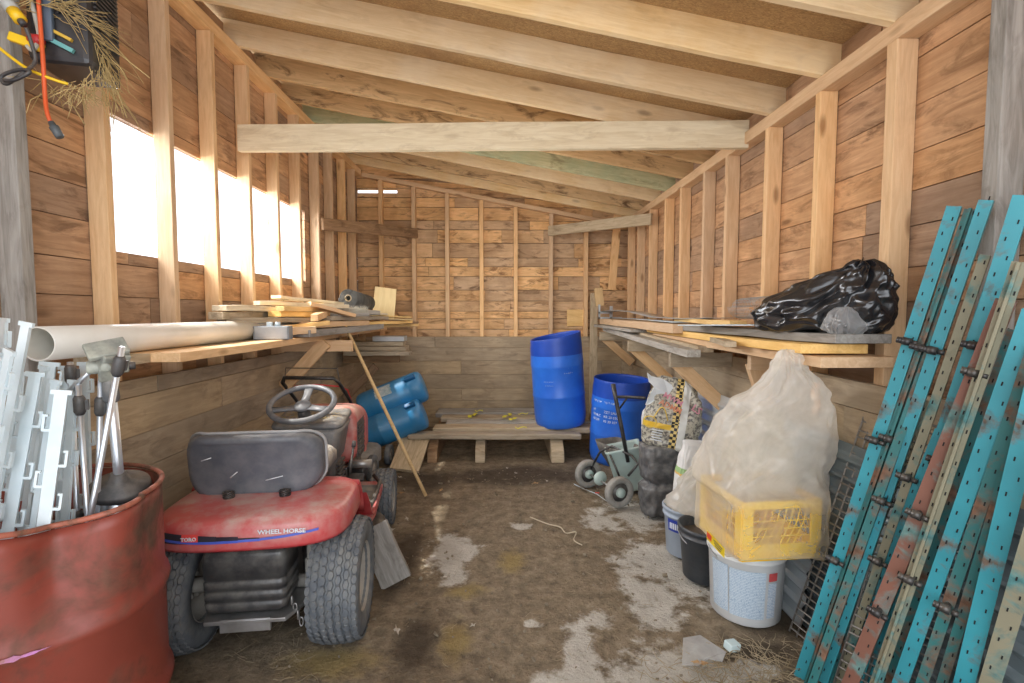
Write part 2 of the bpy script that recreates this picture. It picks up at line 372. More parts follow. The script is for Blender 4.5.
# ---- board walls: rows of planks with dark gaps (local x along the wall, y towards the outside)
def board_wall(name, L, z0, ztop, mat, M, rowh=(.13, .19), thick=.022, holes=(), maxlen=(1.2, 2.4), gap=.004, cut=None):
    m = MB(); z = z0
    while z < ztop(L/2)+.5:
        h = rnd(*rowh); x = -rnd(0, .8)
        while x < L:
            l = rnd(*maxlen); a, b = max(0, x), min(L, x+l); x += l
            if b-a < .02: continue
            segs = [(a, b, z, z+h)]
            for hx0, hx1, hz0, hz1 in holes:
                new = []
                for (sa, sb, s0, s1) in segs:
                    if s1 <= hz0 or s0 >= hz1 or sb <= hx0 or sa >= hx1: new.append((sa, sb, s0, s1)); continue
                    if sa < hx0: new.append((sa, hx0, s0, s1))
                    if sb > hx1: new.append((hx1, sb, s0, s1))
                    if s0 < hz0: new.append((max(sa, hx0), min(sb, hx1), s0, hz0))
                    if s1 > hz1: new.append((max(sa, hx0), min(sb, hx1), hz1, s1))
                segs = new
            r = random.random(); dy = rnd(0, .006)
            for (sa, sb, s0, s1) in segs:
                t1a, t1b = ztop(sa), ztop(sb)
                if s0 >= max(t1a, t1b)-.005 or s1-s0 < .006: continue
                za, zb = min(s1-gap, t1a), min(s1-gap, t1b)
                za, zb = max(za, s0+.001), max(zb, s0+.001)
                g = .002
                vv = [(sa+g, dy, s0), (sb-g, dy, s0), (sb-g, dy, zb), (sa+g, dy, za), (sa+g, dy+thick, s0), (sb-g, dy+thick, s0), (sb-g, dy+thick, zb), (sa+g, dy+thick, za)]
                m.add(vv, [(0,1,2,3), (7,6,5,4), (0,4,5,1), (3,2,6,7), (1,5,6,2), (0,3,7,4)], 0, r)
        z += h
    return m.build(name, mat, None, M)
def wall_back_paper(name, L, z0, ztop, M, holes, y): # dark felt behind the gaps, with the same openings
    xs_ = sorted({0, L, *[h[0] for h in holes], *[h[1] for h in holes]}); m = MB()
    for i in range(len(xs_)-1):
        a, b = xs_[i], xs_[i+1]; segs = [(z0, None)]
        for h in holes:
            if h[0] <= a+1e-6 and h[1] >= b-1e-6: segs = [(z0, h[2]), (h[3], None)]
        for s0, s1 in segs:
            za = ztop(a) if s1 is None else s1; zb = ztop(b) if s1 is None else s1
            m.add([(a, y, s0), (b, y, s0), (b, y, zb), (a, y, za), (a, y+.01, s0), (b, y+.01, s0), (b, y+.01, zb), (a, y+.01, za)], [(0,1,2,3), (7,6,5,4), (0,4,5,1), (3,2,6,7), (1,5,6,2), (0,3,7,4)])
    return m
MLEFT = Matrix.Translation((AL-ST, YF-.6, 0)) @ Matrix.Rotation(PI/2, 4, 'Z')      # x -> +Y, y -> -X
MRIGHT = Matrix.Translation((AR+ST, 7.2, 0)) @ Matrix.Rotation(-PI/2, 4, 'Z')      # x -> -Y, y -> +X
MBACK = Matrix.Translation((AL-ST, YB+ST, 0))
LW = 7.2-(YF-.6)
hl = [(aX(112, 200, AL-ST).y-(YF-.6), 4.86-(YF-.6), 1.80, 2.455)]
board_wall('wall_left', YB+ST+.05-(YF-.6), 0, lambda x: ZL+.22, W_SHEATH, MLEFT, holes=hl)
struct(bpy.data.objects['wall_left'])
fl = wall_back_paper('wall_left_lining', YB+ST+.05-(YF-.6), 0, lambda x: ZL+.22, MLEFT, hl, .03).build('wall_left_sheathing', W_OLD, bpy.data.objects['wall_left'])
board_wall('wall_right', 7.2-(YF-.6), 0, lambda x: ZR+.22, W_SHEATH, MRIGHT)
struct(bpy.data.objects['wall_right'])
wall_back_paper('a', 7.2-(YF-.6), 0, lambda x: ZR+.22, MRIGHT, [], .03).build('wall_right_sheathing', W_OLD, bpy.data.objects['wall_right'])
bt = lambda x: roofz(x+AL-ST)+.12
q0, q1 = aY(357, 191, YB+ST), aY(397, 191, YB+ST)
hb = [(q0.x-(AL-ST), q1.x-(AL-ST), q0.z-.018, q0.z+.018)]
board_wall('wall_back', AR-AL+2*ST, 0, bt, W_SHEATHB, MBACK, rowh=(.10, .19), holes=hb, maxlen=(.5, 1.8), gap=.008)
struct(bpy.data.objects['wall_back'])
wall_back_paper('b', AR-AL+2*ST, 0, bt, MBACK, hb, .03).build('wall_back_sheathing', W_OLD, bpy.data.objects['wall_back'])
# knee wall planks nailed over the studs
for nm, L, M in (('wall_left_knee', YB-(YF-.6), Matrix.Translation((AL+.028, YF-.6, 0)) @ Matrix.Rotation(PI/2, 4, 'Z')),
                 ('wall_right_knee', YB-(YF-.6), Matrix.Translation((AR-.028, YB, 0)) @ Matrix.Rotation(-PI/2, 4, 'Z')),
                 ('wall_back_knee', AR-AL, Matrix.Translation((AL, YB-.028, 0)))):
    o = board_wall(nm, L, 0, (lambda x: KZ+.02*math.sin(x*2.1)) if nm != 'wall_back_knee' else (lambda x: KZ), W_KNEE, M, rowh=(.15, .21), maxlen=(1.4, 3.2), gap=.003, thick=.024)
    struct(o)
# ---- roof deck
m = MB()
yy = YF-.6
while yy < YB+.1:
    w = .6; r = random.random()
    y2 = min(yy+w, YB+ST)
    z = lambda x: roofz(x)+.165
    m.add([(AL-.3, yy, z(AL-.3)), (AR+.3, yy, z(AR+.3)), (AR+.3, y2-.004, z(AR+.3)), (AL-.3, y2-.004, z(AL-.3)),
           (AL-.3, yy, z(AL-.3)+.02), (AR+.3, yy, z(AR+.3)+.02), (AR+.3, y2-.004, z(AR+.3)+.02), (AL-.3, y2-.004, z(AL-.3)+.02)],
          [(0,1,2,3), (7,6,5,4), (0,4,5,1), (3,2,6,7), (1,5,6,2), (0,3,7,4)], 0, r)
    yy += w
t = NT('roof_deck_strand_board'); tc = t.n('ShaderNodeTexCoord'); mp = t.n('ShaderNodeMapping'); mp.inputs['Scale'].default_value = (30, 90, 30); mp.inputs['Rotation'].default_value = (0, 0, .5)
t.l(tc.outputs['Object'], mp.inputs[0]); g = t.noise(mp.outputs[0], 1, 4, .6, 2.5); big = t.noise(tc.outputs['Object'], 2.5, 4)
c = t.ramp(g, [(.3, (.30, .17, .07)), (.7, (.68, .46, .22))]); c = t.mix(t.ramp(big, [(.5, 0.0), (.7, .6)]), c, (.30, .17, .08))
t.setb(Base_Color=c, Roughness=.85); t.bump(g, .5, .006)
struct(m.build('ceiling', t.m))

# ---- top plates, rafters, studs
def P3(x, y, z): return Vector((x, y, z))
o = board('trim_1', P3(AL-.045, YF-.5, ZL+PT/2), P3(AL-.045, YB, ZL+PT/2), .09, PT, W_STUD); struct(o)
o = board('trim_2', P3(AR+.045, YF-.5, ZR+PT/2), P3(AR+.045, YB, ZR+PT/2), .09, PT, W_STUD); struct(o)
xa, xb = AL, AR
o = board('trim_3', P3(xa, YB+.045, ZL+SL*(xa-AL)+.02), P3(xb, YB+.045, ZL+SL*(xb-AL)+.02), .09, .05, W_STUD); struct(o)
o = board('trim_4', P3(AL+.015, YF-.5, KZ-.02), P3(AL+.015, YB-.05, KZ-.02), .03, .001, W_KNEE); bpy.data.objects.remove(o)

raft_y = [.55, 1.05, 1.55, 2.06, 2.52, 3.0, 3.53, 3.98, 4.43, 4.88, 5.33, 5.78, 6.2]
nr = len(raft_y)
for i, y in enumerate(raft_y):
    mat = W_RAFT
    if i == 7: mat = W_MOULD
    if i == 9: mat = W_GREEN
    if i in (8, 11): mat = W_MOULD
    x0, x1 = AL-.12, AR+.12
    a = P3(x0, y+.02, roofz(x0)+.082); b = P3(x1, y+.02, roofz(x1)+.082)
    lab = {7: 'dark-stained roof rafter just behind the pale tie beam', 9: 'green-tinged mouldy roof rafter far back in the shed', 8: 'stained rafter in front of the green-tinged one', 11: 'stained rafter second from the back wall'}.get(i)
    if not lab: lab = 'bare wooden roof rafter, %s from the back wall' % ordn(nr-1-i)
    board('roof_rafter', a, b, .04, .164, mat, lab, 'rafter', group='roof rafters', jit=.003)
# studs
ls = [.55, 1.0, 1.44]+[aX(px, 300, AL).y-.04 for px in (36, 119, 180, 223, 256, 283, 304, 322)]+[5.38, 5.80, 6.2]
Y0L = ls[3]
seen = ls[3:]
for y in ls:
    j = .008
    lab = 'upright stud on the left wall, %s from the front corner' % ordn(seen.index(y)) if y in seen else 'left wall stud beside the camera'
    if y == Y0L: lab = 'grey upright stud at the left edge, beside the rusty drum'
    if 2.45 < y < 4.86: lab = 'upright stud crossing the bright opening, %s from the front' % ordn([q for q in ls if 2.45 < q < 4.86].index(y))
    wd = .05 if y == Y0L else .04
    board('wall_stud', P3(AL-.045+.0, y+.02, .02), P3(AL-.045+rnd(-j, j)*.5, y+.02+rnd(-j, j), ZL), wd, .088, W_GREY if y == Y0L else W_STUD, lab, 'stud', up=(1, 0, 0), group='studs of the left wall', jit=.0015)
rs = [.7, 1.15]+[aX(px, py, AR).y-.045 for px, py in ((984, 100), (881, 200), (812, 200), (762, 200), (724, 200), (701, 240), (678, 290), (663, 290), (648, 290), (636, 290))]+[6.3]
seenr = rs[2:]
for y in rs:
    lab = 'upright stud on the right wall, %s from the front corner' % ordn(seenr.index(y)) if y in seenr else 'right wall stud beside the camera'
    if y == rs[2]: lab = 'grey upright stud at the right edge behind the teal bars'
    if y == rs[3]: lab = 'wide upright stud just behind the black rubbish bag'
    wd = .055 if y in (rs[2], rs[3]) else .042
    board('wall_stud', P3(AR+.045, y+.02, .02), P3(AR+.045, y+.02+rnd(-.01, .01), ZR), wd, .088, W_GREY if y == rs[2] else W_STUD, lab, 'stud', up=(1, 0, 0), group='studs of the right wall', jit=.0015)
bs = [381, 414, 447.5, 482, 516, 551, 586.5]
for i, px in enumerate(bs):
    x = aY(px, 300, YB).x
    board('wall_stud', P3(x, YB+.045, .02), P3(x+rnd(-.01, .01), YB+.045, roofz(x)-.085), .05, .088, W_STUD, 'thin upright stud on the back wall, %s from the left' % ordn(i), 'stud', up=(0, 1, 0), group='studs of the back wall', jit=.001)
# tie beams
board('tie_beam', P3(AL-.02, 3.55, 2.69), P3(AR+.03, 3.55-.22, 2.665), .045, .178, W_PALE, 'long pale whitewashed timber beam spanning the shed under the rafters', 'beam')
a = aY(326, 224, 5.0); b = aY(415, 232, 6.3); board('tie_beam', P3(AL+.02, 5.0, a.z), P3(b.x, 6.42, b.z), .04, .12, W_OLD, 'dark brown brace board across the back left corner', 'beam')
a = aY(549, 231, 6.42); b = aY(652, 219, 5.3); board('tie_beam', a, P3(AR-.01, b.y, b.z), .04, .12, W_GTAN, 'stained brace board across the back right corner', 'beam')
cp = board('corner_post', aY(594, 293, 6.3)-Vector((0, 0, 0)), P3(aY(594, 293, 6.3).x, 6.3, .02), .09, .05, W_GTAN, 'short pale post standing before the back wall beside the shelf', 'post', up=(0, 1, 0))
wb = board('wood_block', aY(598, 288, 6.2), aY(600, 306, 6.2), .10, .03, W_YEL, up=(0, 1, 0)); bpy.context.view_layer.update(); mw = wb.matrix_world.copy(); wb.parent = cp; wb.matrix_basis = cp.matrix_world.inverted() @ mw; wb['label'] = 'fresh yellow board end nailed to the post'
# ================================================================== RED STEEL DRUM AND WHAT STANDS IN IT
DC = Vector((-1.39, 1.5, 0)); DRr, DRh = .30, .95
def dent(p, a, i):
    z = p.z; f = max(0, (z-.55)/.4)
    d = math.exp(-((a-R(318))/R(13))**2)*.075*f-math.exp(-((a-R(345))/R(14))**2)*.03*f-math.exp(-((a-R(285))/R(25))**2)*.015*f
    rr = math.hypot(p.x, p.y); k = (rr-d)/rr if rr > 0 else 1
    return Vector((p.x*k, p.y*k, z-.03*math.exp(-((a-R(318))/R(17))**2)*f + noise.noise(Vector((p.x*5, p.y*5, z*3)))*.004))
t_ = empty('steel_drum', DC, 'large rusty red open steel drum in the left foreground, filled with white fence posts', 'drum')
prof = [(.0, .02), (DRr-.012, .02), (DRr, .0), (DRr+.004, .02), (DRr, .05)]
for zz in (.30, .63): prof += [(DRr, zz-.035), (DRr+.010, zz-.015), (DRr+.014, zz), (DRr+.010, zz+.015), (DRr, zz+.035), (DRr, zz+.06)]
prof += [(DRr, z_) for z_ in (.75, .8, .85, .9, DRh-.01)]
prof += [(DRr-.004, DRh-.012), (DRr-.006, .6), (DRr-.008, .1), (0, .05)]
prof.sort(key=lambda q: 0) 
MB().lathe(prof, 96, fn=dent).build('drum_shell', M_DRUM, t_)
mm = MB(); pts = []
for k in range(96):
    a = 2*PI*k/96; pts.append(dent(Vector((DRr*math.cos(a), DRr*math.sin(a), DRh)), a, 0))
mm.tube(pts, .008, 8, closed=True).build('drum_rim', rusty('rusty_rim', (.42, .13, .08), (.2, .1, .06), .5, .5, 14), t_)
def scrape(z):
    mm = MB(); vs = []; fs = []
    for k in range(25):
        a = R(262)+R(52)*k/24; w_ = .008*math.sin(PI*k/24)*(1+.5*math.sin(k*2.2))
        for s_ in (-1, 1):
            p = dent(Vector(((DRr+.0162)*math.cos(a), (DRr+.0162)*math.sin(a), z+s_*w_)), a, 0); vs.append(p)
    for k in range(24): fs.append((2*k, 2*k+1, 2*k+3, 2*k+2))
    return mm.add(vs, fs)
s_ = scrape(.632).build('scrape_highlight', surf('purple_scrape_highlight', (.55, .22, .5), (.3, .14, .08), .5, scale=22), t_, solid=.002)  # purplish scrape along the rib, its highlight painted into the colour

# white plastic step-in fence posts
def fence_post(p0, p1, label, w=.028, green=False, side=1, roll=0):
    L = (p1-p0).length
    e = empty('fence_post', p0, label, 'fence post', group='white plastic fence posts in the red drum')
    e.matrix_world = frame(p0, p1, (math.sin(roll), math.cos(roll), .0))
    def hooks(sgn, start):
        out = []; x = start; k = 0
        while x < L-.07:
            a = sgn*w/2; b = a+sgn*.016
            out += [(x, a), (x, b), (x+.004, b+sgn*.002), (x+.046, b+sgn*.002), (x+.046, b-sgn*.009), (x+.040, b-sgn*.009), (x+.040, b-sgn*.004), (x+.007, b-sgn*.004), (x+.007, a)]
            x += rnd(.10, .19); k += 1
        return out
    rt = hooks(1, rnd(.3, .4)); lf = hooks(-1, rnd(.3, .4))
    poly = [(0, -w/2)]+lf+[(L-.012, -w/2), (L-.012, -w*.8), (L, -w*.8), (L, w*.8), (L-.012, w*.8), (L-.012, w/2)]+rt[::-1]+[(0, w/2)]
    m = MB(); m.prism(poly, 'z', -.004, .004); m.build('shaft', M_WHITE, e)
    return e
posts = [(-14, 300, 1.35, -.22, -.10), (4, 318, 1.42, -.10, -.12), (27, 322, 1.36, -.16, -.20), (36, 372, 1.40, -.10, -.20), (50, 362, 1.55, -.20, .05), (56, 380, 1.42, -.02, -.19),
         (66, 366, 1.6, -.1, .1), (44, 366, 1.47, -.09, -.12), (74, 380, 1.52, .02, -.05), (20, 372, 1.52, -.2, 0), (84, 362, 1.66, .02, .12), (10, 350, 1.28, -.2, -.2), (-4, 352, 1.4, -.2, -.1), (62, 390, 1.36, .03, -.20)]
plab = ['white plastic fence post leaning out past the left edge', 'white plastic fence post with its tip tilted left, near the left edge', 'tallest white plastic fence post in front of the pipe end',
        'white plastic fence post with clips standing just under the pipe mouth']
for i, (px, py, Y, bx, by) in enumerate(posts):
    tp = aY(px, py, Y)
    if tp.x < -1.72: tp.x = -1.72
    lab = plab[i] if i < 4 else 'white plastic clip-on fence post bundled in the red drum'
    fence_post(DC+Vector((bx, by, .06)), tp, lab, side=random.choice((-1, 1)), roll=rnd(-.5, .5), w=rnd(.024, .034))
# slim silver rods with black joints
def rod(p0, p1, label, joints, r=.008):
    L = (p1-p0).length; e = empty('support_rod', p0, label, 'rod', group='silver rods with black joints in the red drum'); e.matrix_world = frame(p0, p1)
    MB().tube([(0, 0, 0), (L, 0, 0)], r, 10).build('rod_tube', M_ALU, e)
    for j in joints: MB().tube([(j*L-.03, 0, 0), (j*L-.02, 0, 0), (j*L+.02, 0, 0), (j*L+.03, 0, 0)], [r*1.3, r*1.9, r*1.9, r*1.3], 10).box((j*L, r*2, 0), (.03, .012, .012)).build('joint', M_BLACK, e)
for (px, py, Y, bx, by, js, lb) in [(70, 362, 1.6, .0, .12, (.6, .97), 'slim silver rod with a black tip under the pipe'), (78, 385, 1.50, .07, .1, (.55, .95), 'slim silver rod beside the white posts, black collar at its top'),
        (101, 378, 1.52, -.02, .16, (.5, .93), 'slim silver rod leaning left behind the tripod'), (122, 347, 1.42, -.08, .05, (.45, .96), 'slim silver rod leaning right with a long black end cap')]:
    rod(DC+Vector((bx, by, .06)), aY(px, py, Y), lb, js)
# tripod standing in the drum
tb = aY(120, 487, 1.62); tt = aY(107, 352, 1.50)
e = empty('camera_tripod', tb, 'silver tripod with a dusty pan head and black shoulder standing in the red drum', 'tripod'); e.matrix_world = frame(tb, tt); L = (tt-tb).length
MB().tube([(-.3, 0, 0), (L*.72, 0, 0)], .014, 16).build('centre_column', M_ALU, e)
MB().tube([(L*.66, 0, 0), (L*.68, 0, 0), (L*.80, 0, 0), (L*.82, 0, 0)], [.018, .022, .020, .015], 16).build('column_collar', M_GREYP, e)
MB().tube([(-.012, 0, 0), (-.008, 0, 0), (.012, 0, 0), (.03, 0, 0), (.05, 0, 0), (.055, 0, 0)], [.076, .086, .082, .03, .024, .018], 24).build('shoulder', M_BLACK, e)
for k in range(3):
    a = R(25+120*k); d = Vector((0, math.cos(a), math.sin(a)))
    m = MB(); m.tube([Vector((.0, 0, 0))+d*.06, Vector((-.42, 0, 0))+d*.05], .018, 12).tube([Vector((.0, 0, 0))+d*.038, Vector((-.42, 0, 0))+d*.03], .010, 10)
    lg = m.build('leg', M_ALU, e)
h = MB(); hp = surf('dusty_tripod_head', (.42, .43, .36), (.2, .21, .19), .55, scale=20)
h.box((L*.87, 0, 0), (.05, .05, .045), (.2, .3, .1)).box((L*.95, .012, 0), (.05, .07, .05), (.5, .2, .3)).tube([(L*.9, -.05, 0), (L*.9, .05, 0)], .02, 14).box((L*1.02, .0, .0), (.018, .10, .06), (.4, .5, .1)).tube([(L*.93, 0, -.045), (L*.93, 0, .05)], .014, 12)
h.build('pan_head', hp, e, bevel=.004)
MB().tube([(L*.9, -.03, .01), (L*.80, -.07, .02), (L*.72, -.10, .02)], [.007, .007, .009], 10).build('pan_handle', M_ALU, e)
MB().tube([(L*.9, .04, 0), (L*.9, .065, 0)], [.014, .011], 10).build('lock_knob', M_BLACK, e)

# ================================================================== LEFT SHELF
XF = -1.42; SZ = 1.32
board('shelf_board', P3(XF-.12, 2.22, SZ-.022), P3(XF-.12, 6.2, SZ-.022), .24, .042, W_STUD, 'long fresh board forming the front of the left wall shelf', 'shelf', group='left shelf')
board('shelf_board', P3(-1.665, 2.1, SZ-.022), P3(-1.665, 6.25, SZ-.022), .235, .04, W_GTAN, 'weathered board forming the back of the left wall shelf under the pipe', 'shelf', group='left shelf')
for i, (y, xe) in enumerate([(4.02, -1.2)]):
    n_ = 'above the steering wheel'
    e = empty('shelf_bracket', (AL+.03, y, 0), 'triangular lumber bracket under the left shelf, %s' % n_, 'bracket', group='brackets of the left shelf')
    arm = plank_mb(xe-AL-.03, .04, .09, .001).build('bracket_arm', W_STUD, e, Matrix.Translation((0, 0, SZ-.045-.045)), .002)
    plank_mb(.50, .04, .10, .001).build('bracket_brace', W_STUD, e, frame((.02, -.045, .90), (.36, -.045, SZ-.06)), .002)
# white plastic pipe
pa, pb = aY(38, 347, 1.80), aY(250, 327.5, 3.35); pa.x = max(pa.x, -1.70); pr = .0625
pa.z = SZ+pr+.004; pb.z = SZ+pr-.002; pb.x = -1.66
e = empty('plastic_pipe', pa, 'long thick white plastic pipe lying along the left shelf, open end over the drum', 'pipe'); e.matrix_world = frame(pa, pb); L = (pb-pa).length
m = MB(); n = 40; lo = []
for x, r_ in ((.0, pr-.006), (0, pr), (.5, pr), (1, pr), (L, pr), (L, pr-.006), (.0, pr-.006)): lo.append([(x, r_*math.cos(2*PI*k/n), r_*math.sin(2*PI*k/n)) for k in range(n)])
m.loops(lo, capb=False, capt=False); m.build('pipe_wall', M_PVC, e)
# grey electrical box at the far end of the pipe
g = aY(266, 328, 3.25)
e = empty('junction_box', (-1.50, 3.30, SZ), 'grey rectangular electrical box at the far end of the white pipe', 'box', rz=R(8))
MB().box((0, 0, .045), (.22, .09, .088)).build('housing', surf('grey_box_paint', (.28, .30, .32), (.2, .22, .24), .45), e, bevel=.004)
MB().box((0, -.047, .045), (.20, .006, .078)).build('cover', surf('grey_box_paint_light', (.40, .42, .44), (.3, .32, .34), .5), e, bevel=.002)
MB().tube([(.03, 0, .088), (.03, 0, .115)], .018, 12).box((-.02, 0, .10), (.03, .03, .03)).build('conduit_stub', M_WHITE, e)

# heap of offcuts on the shelf
heap = [ # px0,py0,Y0, px1,py1,Y1, w, h, mat, label
 ((-1.74, 3.2, .03), (-1.40, 4.3, .03), .14, .04, W_GTAN, 'weathered offcut at the bottom of the lumber heap on the left shelf'),
 ((-1.71, 3.1, .085), (-1.50, 4.3, .075), .12, .045, W_GREY, 'grey offcut low in the lumber heap behind the grey box'),
 ((-1.42, 3.55, .03), (-1.24, 5.0, .035), .13, .05, W_GREY, 'long dark grey board along the front edge of the left shelf heap'),
 ((-1.60, 3.75, .115), (-1.32, 4.6, .10), .09, .04, W_STUD, 'orange stud offcut in the middle of the left shelf heap'),
 ((-1.73, 3.05, .16), (-1.66, 4.4, .15), .09, .045, W_GTAN, 'offcut lying against the studs under the bright opening'),
 ((-1.72, 3.08, .205), (-1.60, 4.0, .20), .10, .035, W_PALE, 'pale offcut on top of the left end of the heap'),
 ((-1.45, 3.7, .085), (-1.28, 4.7, .08), .09, .045, W_STUD, 'short orange stud end pointing at the camera in the left shelf heap'),
 ((-1.58, 3.5, .165), (-1.38, 4.9, .15), .10, .04, W_YEL, 'yellow board lying across the middle of the left shelf heap'),
 ((-1.66, 3.9, .235), (-1.35, 4.8, .20), .12, .02, W_YEL, 'broad sunlit yellow plank on top of the left shelf heap'),
 ((-1.52, 3.45, .20), (-1.46, 4.5, .205), .06, .035, W_YEL, 'narrow sunlit batten on top of the heap, pointing at the camera'),
 ((-1.40, 4.0, .13), (-1.20, 5.1, .12), .10, .035, W_GTAN, 'tan offcut near the right of the left shelf heap'),
 ((-1.45, 4.4, .17), (-1.22, 5.2, .155), .09, .02, W_PALE, 'thin pale slat at the right of the left shelf heap'),
 ((-1.35, 4.7, .075), (-1.05, 5.6, .07), .12, .03, W_YEL, 'thin yellow slat jutting over the far shelf end'),
 ((-1.60, 5.0, .03), (-1.05, 5.9, .03), .20, .03, W_YEL, 'flat yellow plank under the tan plywood piece'),
 ((-1.70, 4.7, .03), (-1.5, 6.0, .03), .2, .045, W_GTAN, 'weathered plank under the roll of dark roofing felt'),
 ((-1.45, 5.1, .065), (-0.98, 5.7, .06), .10, .02, W_OLD, 'thin brown batten at the far end of the left shelf'),
 ((-1.73, 3.12, .125), (-1.45, 3.9, .12), .08, .035, W_GTAN, 'tan offcut between grey ones at the left end of the heap'),
 ((-1.70, 3.5, .245), (-1.30, 4.2, .225), .07, .03, W_PALE, 'sunlit pale batten lying askew on top of the heap'),
 ((-1.36, 3.65, .14), (-1.50, 4.5, .19), .05, .05, W_STUD, 'stubby orange batten pointing at the camera on the heap'),
 ((-1.66, 3.3, .05), (-1.30, 3.75, .10), .06, .03, W_YEL, 'short yellow batten just behind the grey electrical box'),
 ((-1.60, 4.3, .25), (-1.28, 4.9, .19), .05, .02, W_YEL, 'thin yellow lath crossing the top of the heap by the broom'),
 ((-1.62, 3.62, .285), (-1.40, 4.35, .255), .09, .022, W_PALE, 'topmost pale sunlit slat of the left shelf heap'),
 ((-1.48, 3.85, .245), (-1.26, 4.25, .15), .07, .03, W_STUD, 'small orange offcut tipped down over the front of the heap'),
 ((-1.55, 3.42, .045), (-1.36, 3.62, .05), .10, .05, W_STUD, 'stubby block of wood right behind the grey electrical box'),
 ((-1.40, 4.35, .20), (-1.18, 4.75, .17), .08, .04, W_GREY, 'short grey offcut under the broom head'),
 ((-1.38, 5.0, .115), (-1.02, 5.45, .10), .16, .012, W_PLY, 'thin tan plywood strip lying in front of the upright plywood'),
 ((-1.30, 5.2, .14), (-1.06, 5.65, .12), .10, .012, W_PLY, 'small bent plywood scrap at the far end of the left shelf'),
]
for a, b, w_, h_, mt, lb in heap:
    board('lumber_offcut', P3(a[0], a[1], SZ+a[2]), P3(b[0], b[1], SZ+b[2]), w_, h_, mt, lb, 'offcut', group='offcuts heaped on the left shelf', jit=.003)
# roll of dark felt
c = aY(348, 298, 4.55); d = P3(-1.38, 5.15, c.z-.035)
e = empty('felt_roll', c, 'roll of dark roofing felt on the left shelf, spiral end facing out', 'roll'); e.matrix_world = frame(c, d); L = (d-c).length
M_FELT = surf('dark_roofing_felt', (.12, .12, .11), (.07, .07, .065), .95, scale=15, bump=.5)
m = MB(); sp_ = []; r0, r1 = .03, .085
for k in range(5*28): 
    u = k/(5*28-1); r_ = r0+(r1-r0)*u; a = u*5*2*PI; sp_.append((r_*math.cos(a), r_*math.sin(a)))
vs = [(0, p[0], p[1]) for p in sp_]+[(L, p[0], p[1]) for p in sp_]; n = len(sp_)
m.add(vs, [(k, k+1, n+k+1, n+k) for k in range(n-1)], smooth=True); m.build('felt_sheet', M_FELT, e, solid=.006)
m = MB(); m.lathe([(.024, 0), (.03, 0), (.03, .04), (.024, .04)], 20, M=Matrix.Rotation(PI/2, 4, 'Y')); m.build('roll_core', surf('tan_core', (.5, .4, .24), rough=.8), e)
# tan plywood piece standing
a = aY(383, 318, 5.35); b = aY(386, 288, 5.5)
o = board('plywood_piece', a, b, .23, .014, W_PLY, 'small tan plywood piece standing upright at the far end of the left shelf', 'plywood', up=(.3, -1, .3))
# push broom: head upside down on the heap, handle leaning to the ground
ht, hb_ = aY(341, 317, 4.25), aZ(426, 496, .015)
e = empty('push_broom', hb_, 'push broom with a long wooden handle leaning from the ground to the left shelf', 'broom'); e.matrix_world = Matrix.Translation(hb_)
q = ht-hb_
MB().tube([(0, 0, 0), q*.5, q], [.014, .0145, .013], 12).build('handle', W_YEL, e)
hd = frame(q+Vector((-.12, -.10, .02)), q+Vector((.20, .10, .02)))
MB().box((.18, 0, 0), (.40, .07, .03)).build('broom_head', W_GREY, e, hd, bevel=.004)
m = MB()
for k in range(420):
    x, y = rnd(-.01, .37), rnd(-.03, .03); l_ = rnd(.05, .075); dx, dy = rnd(-.015, .015), rnd(-.015, .015)
    m.add([(x, y, .012), (x+.004, y, .012), (x+.002+dx, y+dy, .012+l_), (x, y+.004, .012)], [(0,1,2), (1,3,2), (3,0,2)])
m.build('bristles', surf('grey_bristles', (.45, .42, .34), (.32, .29, .23), .9), e, hd)
# boards below the far end, on their own support
e = empty('shelf_bracket', (AL+.03, 5.55, 0), 'low timber support below the far end of the left shelf holding short planks', 'bracket')
plank_mb(.62, .05, .09).build('bracket_arm', W_OLD, e, Matrix.Translation((0, 0, .985)), .002)
plank_mb(.5, .05, .09).build('bracket_brace', W_OLD, e, frame((.02, -.05, .55), (.42, -.05, .95)), .002)
for i, (x0, x1, z, y, mt, lb) in enumerate([(-1.70, -1.00, 1.055, 5.45, W_GTAN, 'lower short tan plank stacked below the left shelf end'), (-1.70, -1.04, 1.105, 5.5, W_GTAN, 'middle short tan plank stacked below the left shelf end'), (-1.7, -1.08, 1.155, 5.52, W_GTAN, 'upper short tan plank stacked below the left shelf end')]):
    board('short_plank', P3(x0, y, z), P3(x1, y+.02, z), .22, .045, mt, lb, 'board', group='short planks below the left shelf')
e = MB().box((0, 0, 0), (.34, .18, .055)).build('metal_tray', M_GALV, None, Matrix.Translation((-1.23, 5.5, 1.21)), bevel=.004); tag(e, 'small blue-grey metal box tucked under the far end of the left shelf', 'box')

# ================================================================== TOP LEFT: BLACK UNIT, CORDS, HAY
b0 = Vector((-1.565, 1.93, 2.37))
e = empty('fence_energizer', b0, 'black finned electrical unit hung high on the left wall under hay', 'electrical unit', rz=R(12))
MB().box((0, 0, .22), (.19, .22, .44)).build('housing', surf('energizer_black', (.028, .03, .036), (.018, .018, .022), .35, dust=(.3, .27, .22), dust_amt=.12), e, bevel=.02)
m = MB()
for k in range(20): m.box((.098, 0, .12+k*.016), (.012, .15, .006))
for k in range(9): m.box((-.06+k*.014, -.114, .28), (.005, .012, .24))
m.build('cooling_fins', M_BLACK, e)
MB().box((-.02, -.122, .23), (.035, .02, .34)).build('front_rib', surf('slate_plastic', (.12, .16, .22), (.08, .11, .15), .35), e, bevel=.005)
MB().box((.02, -.12, .05), (.07, .012, .014), (0, .45, 0)).build('teal_strip', surf('teal_trim', (.15, .42, .42), rough=.4), e)
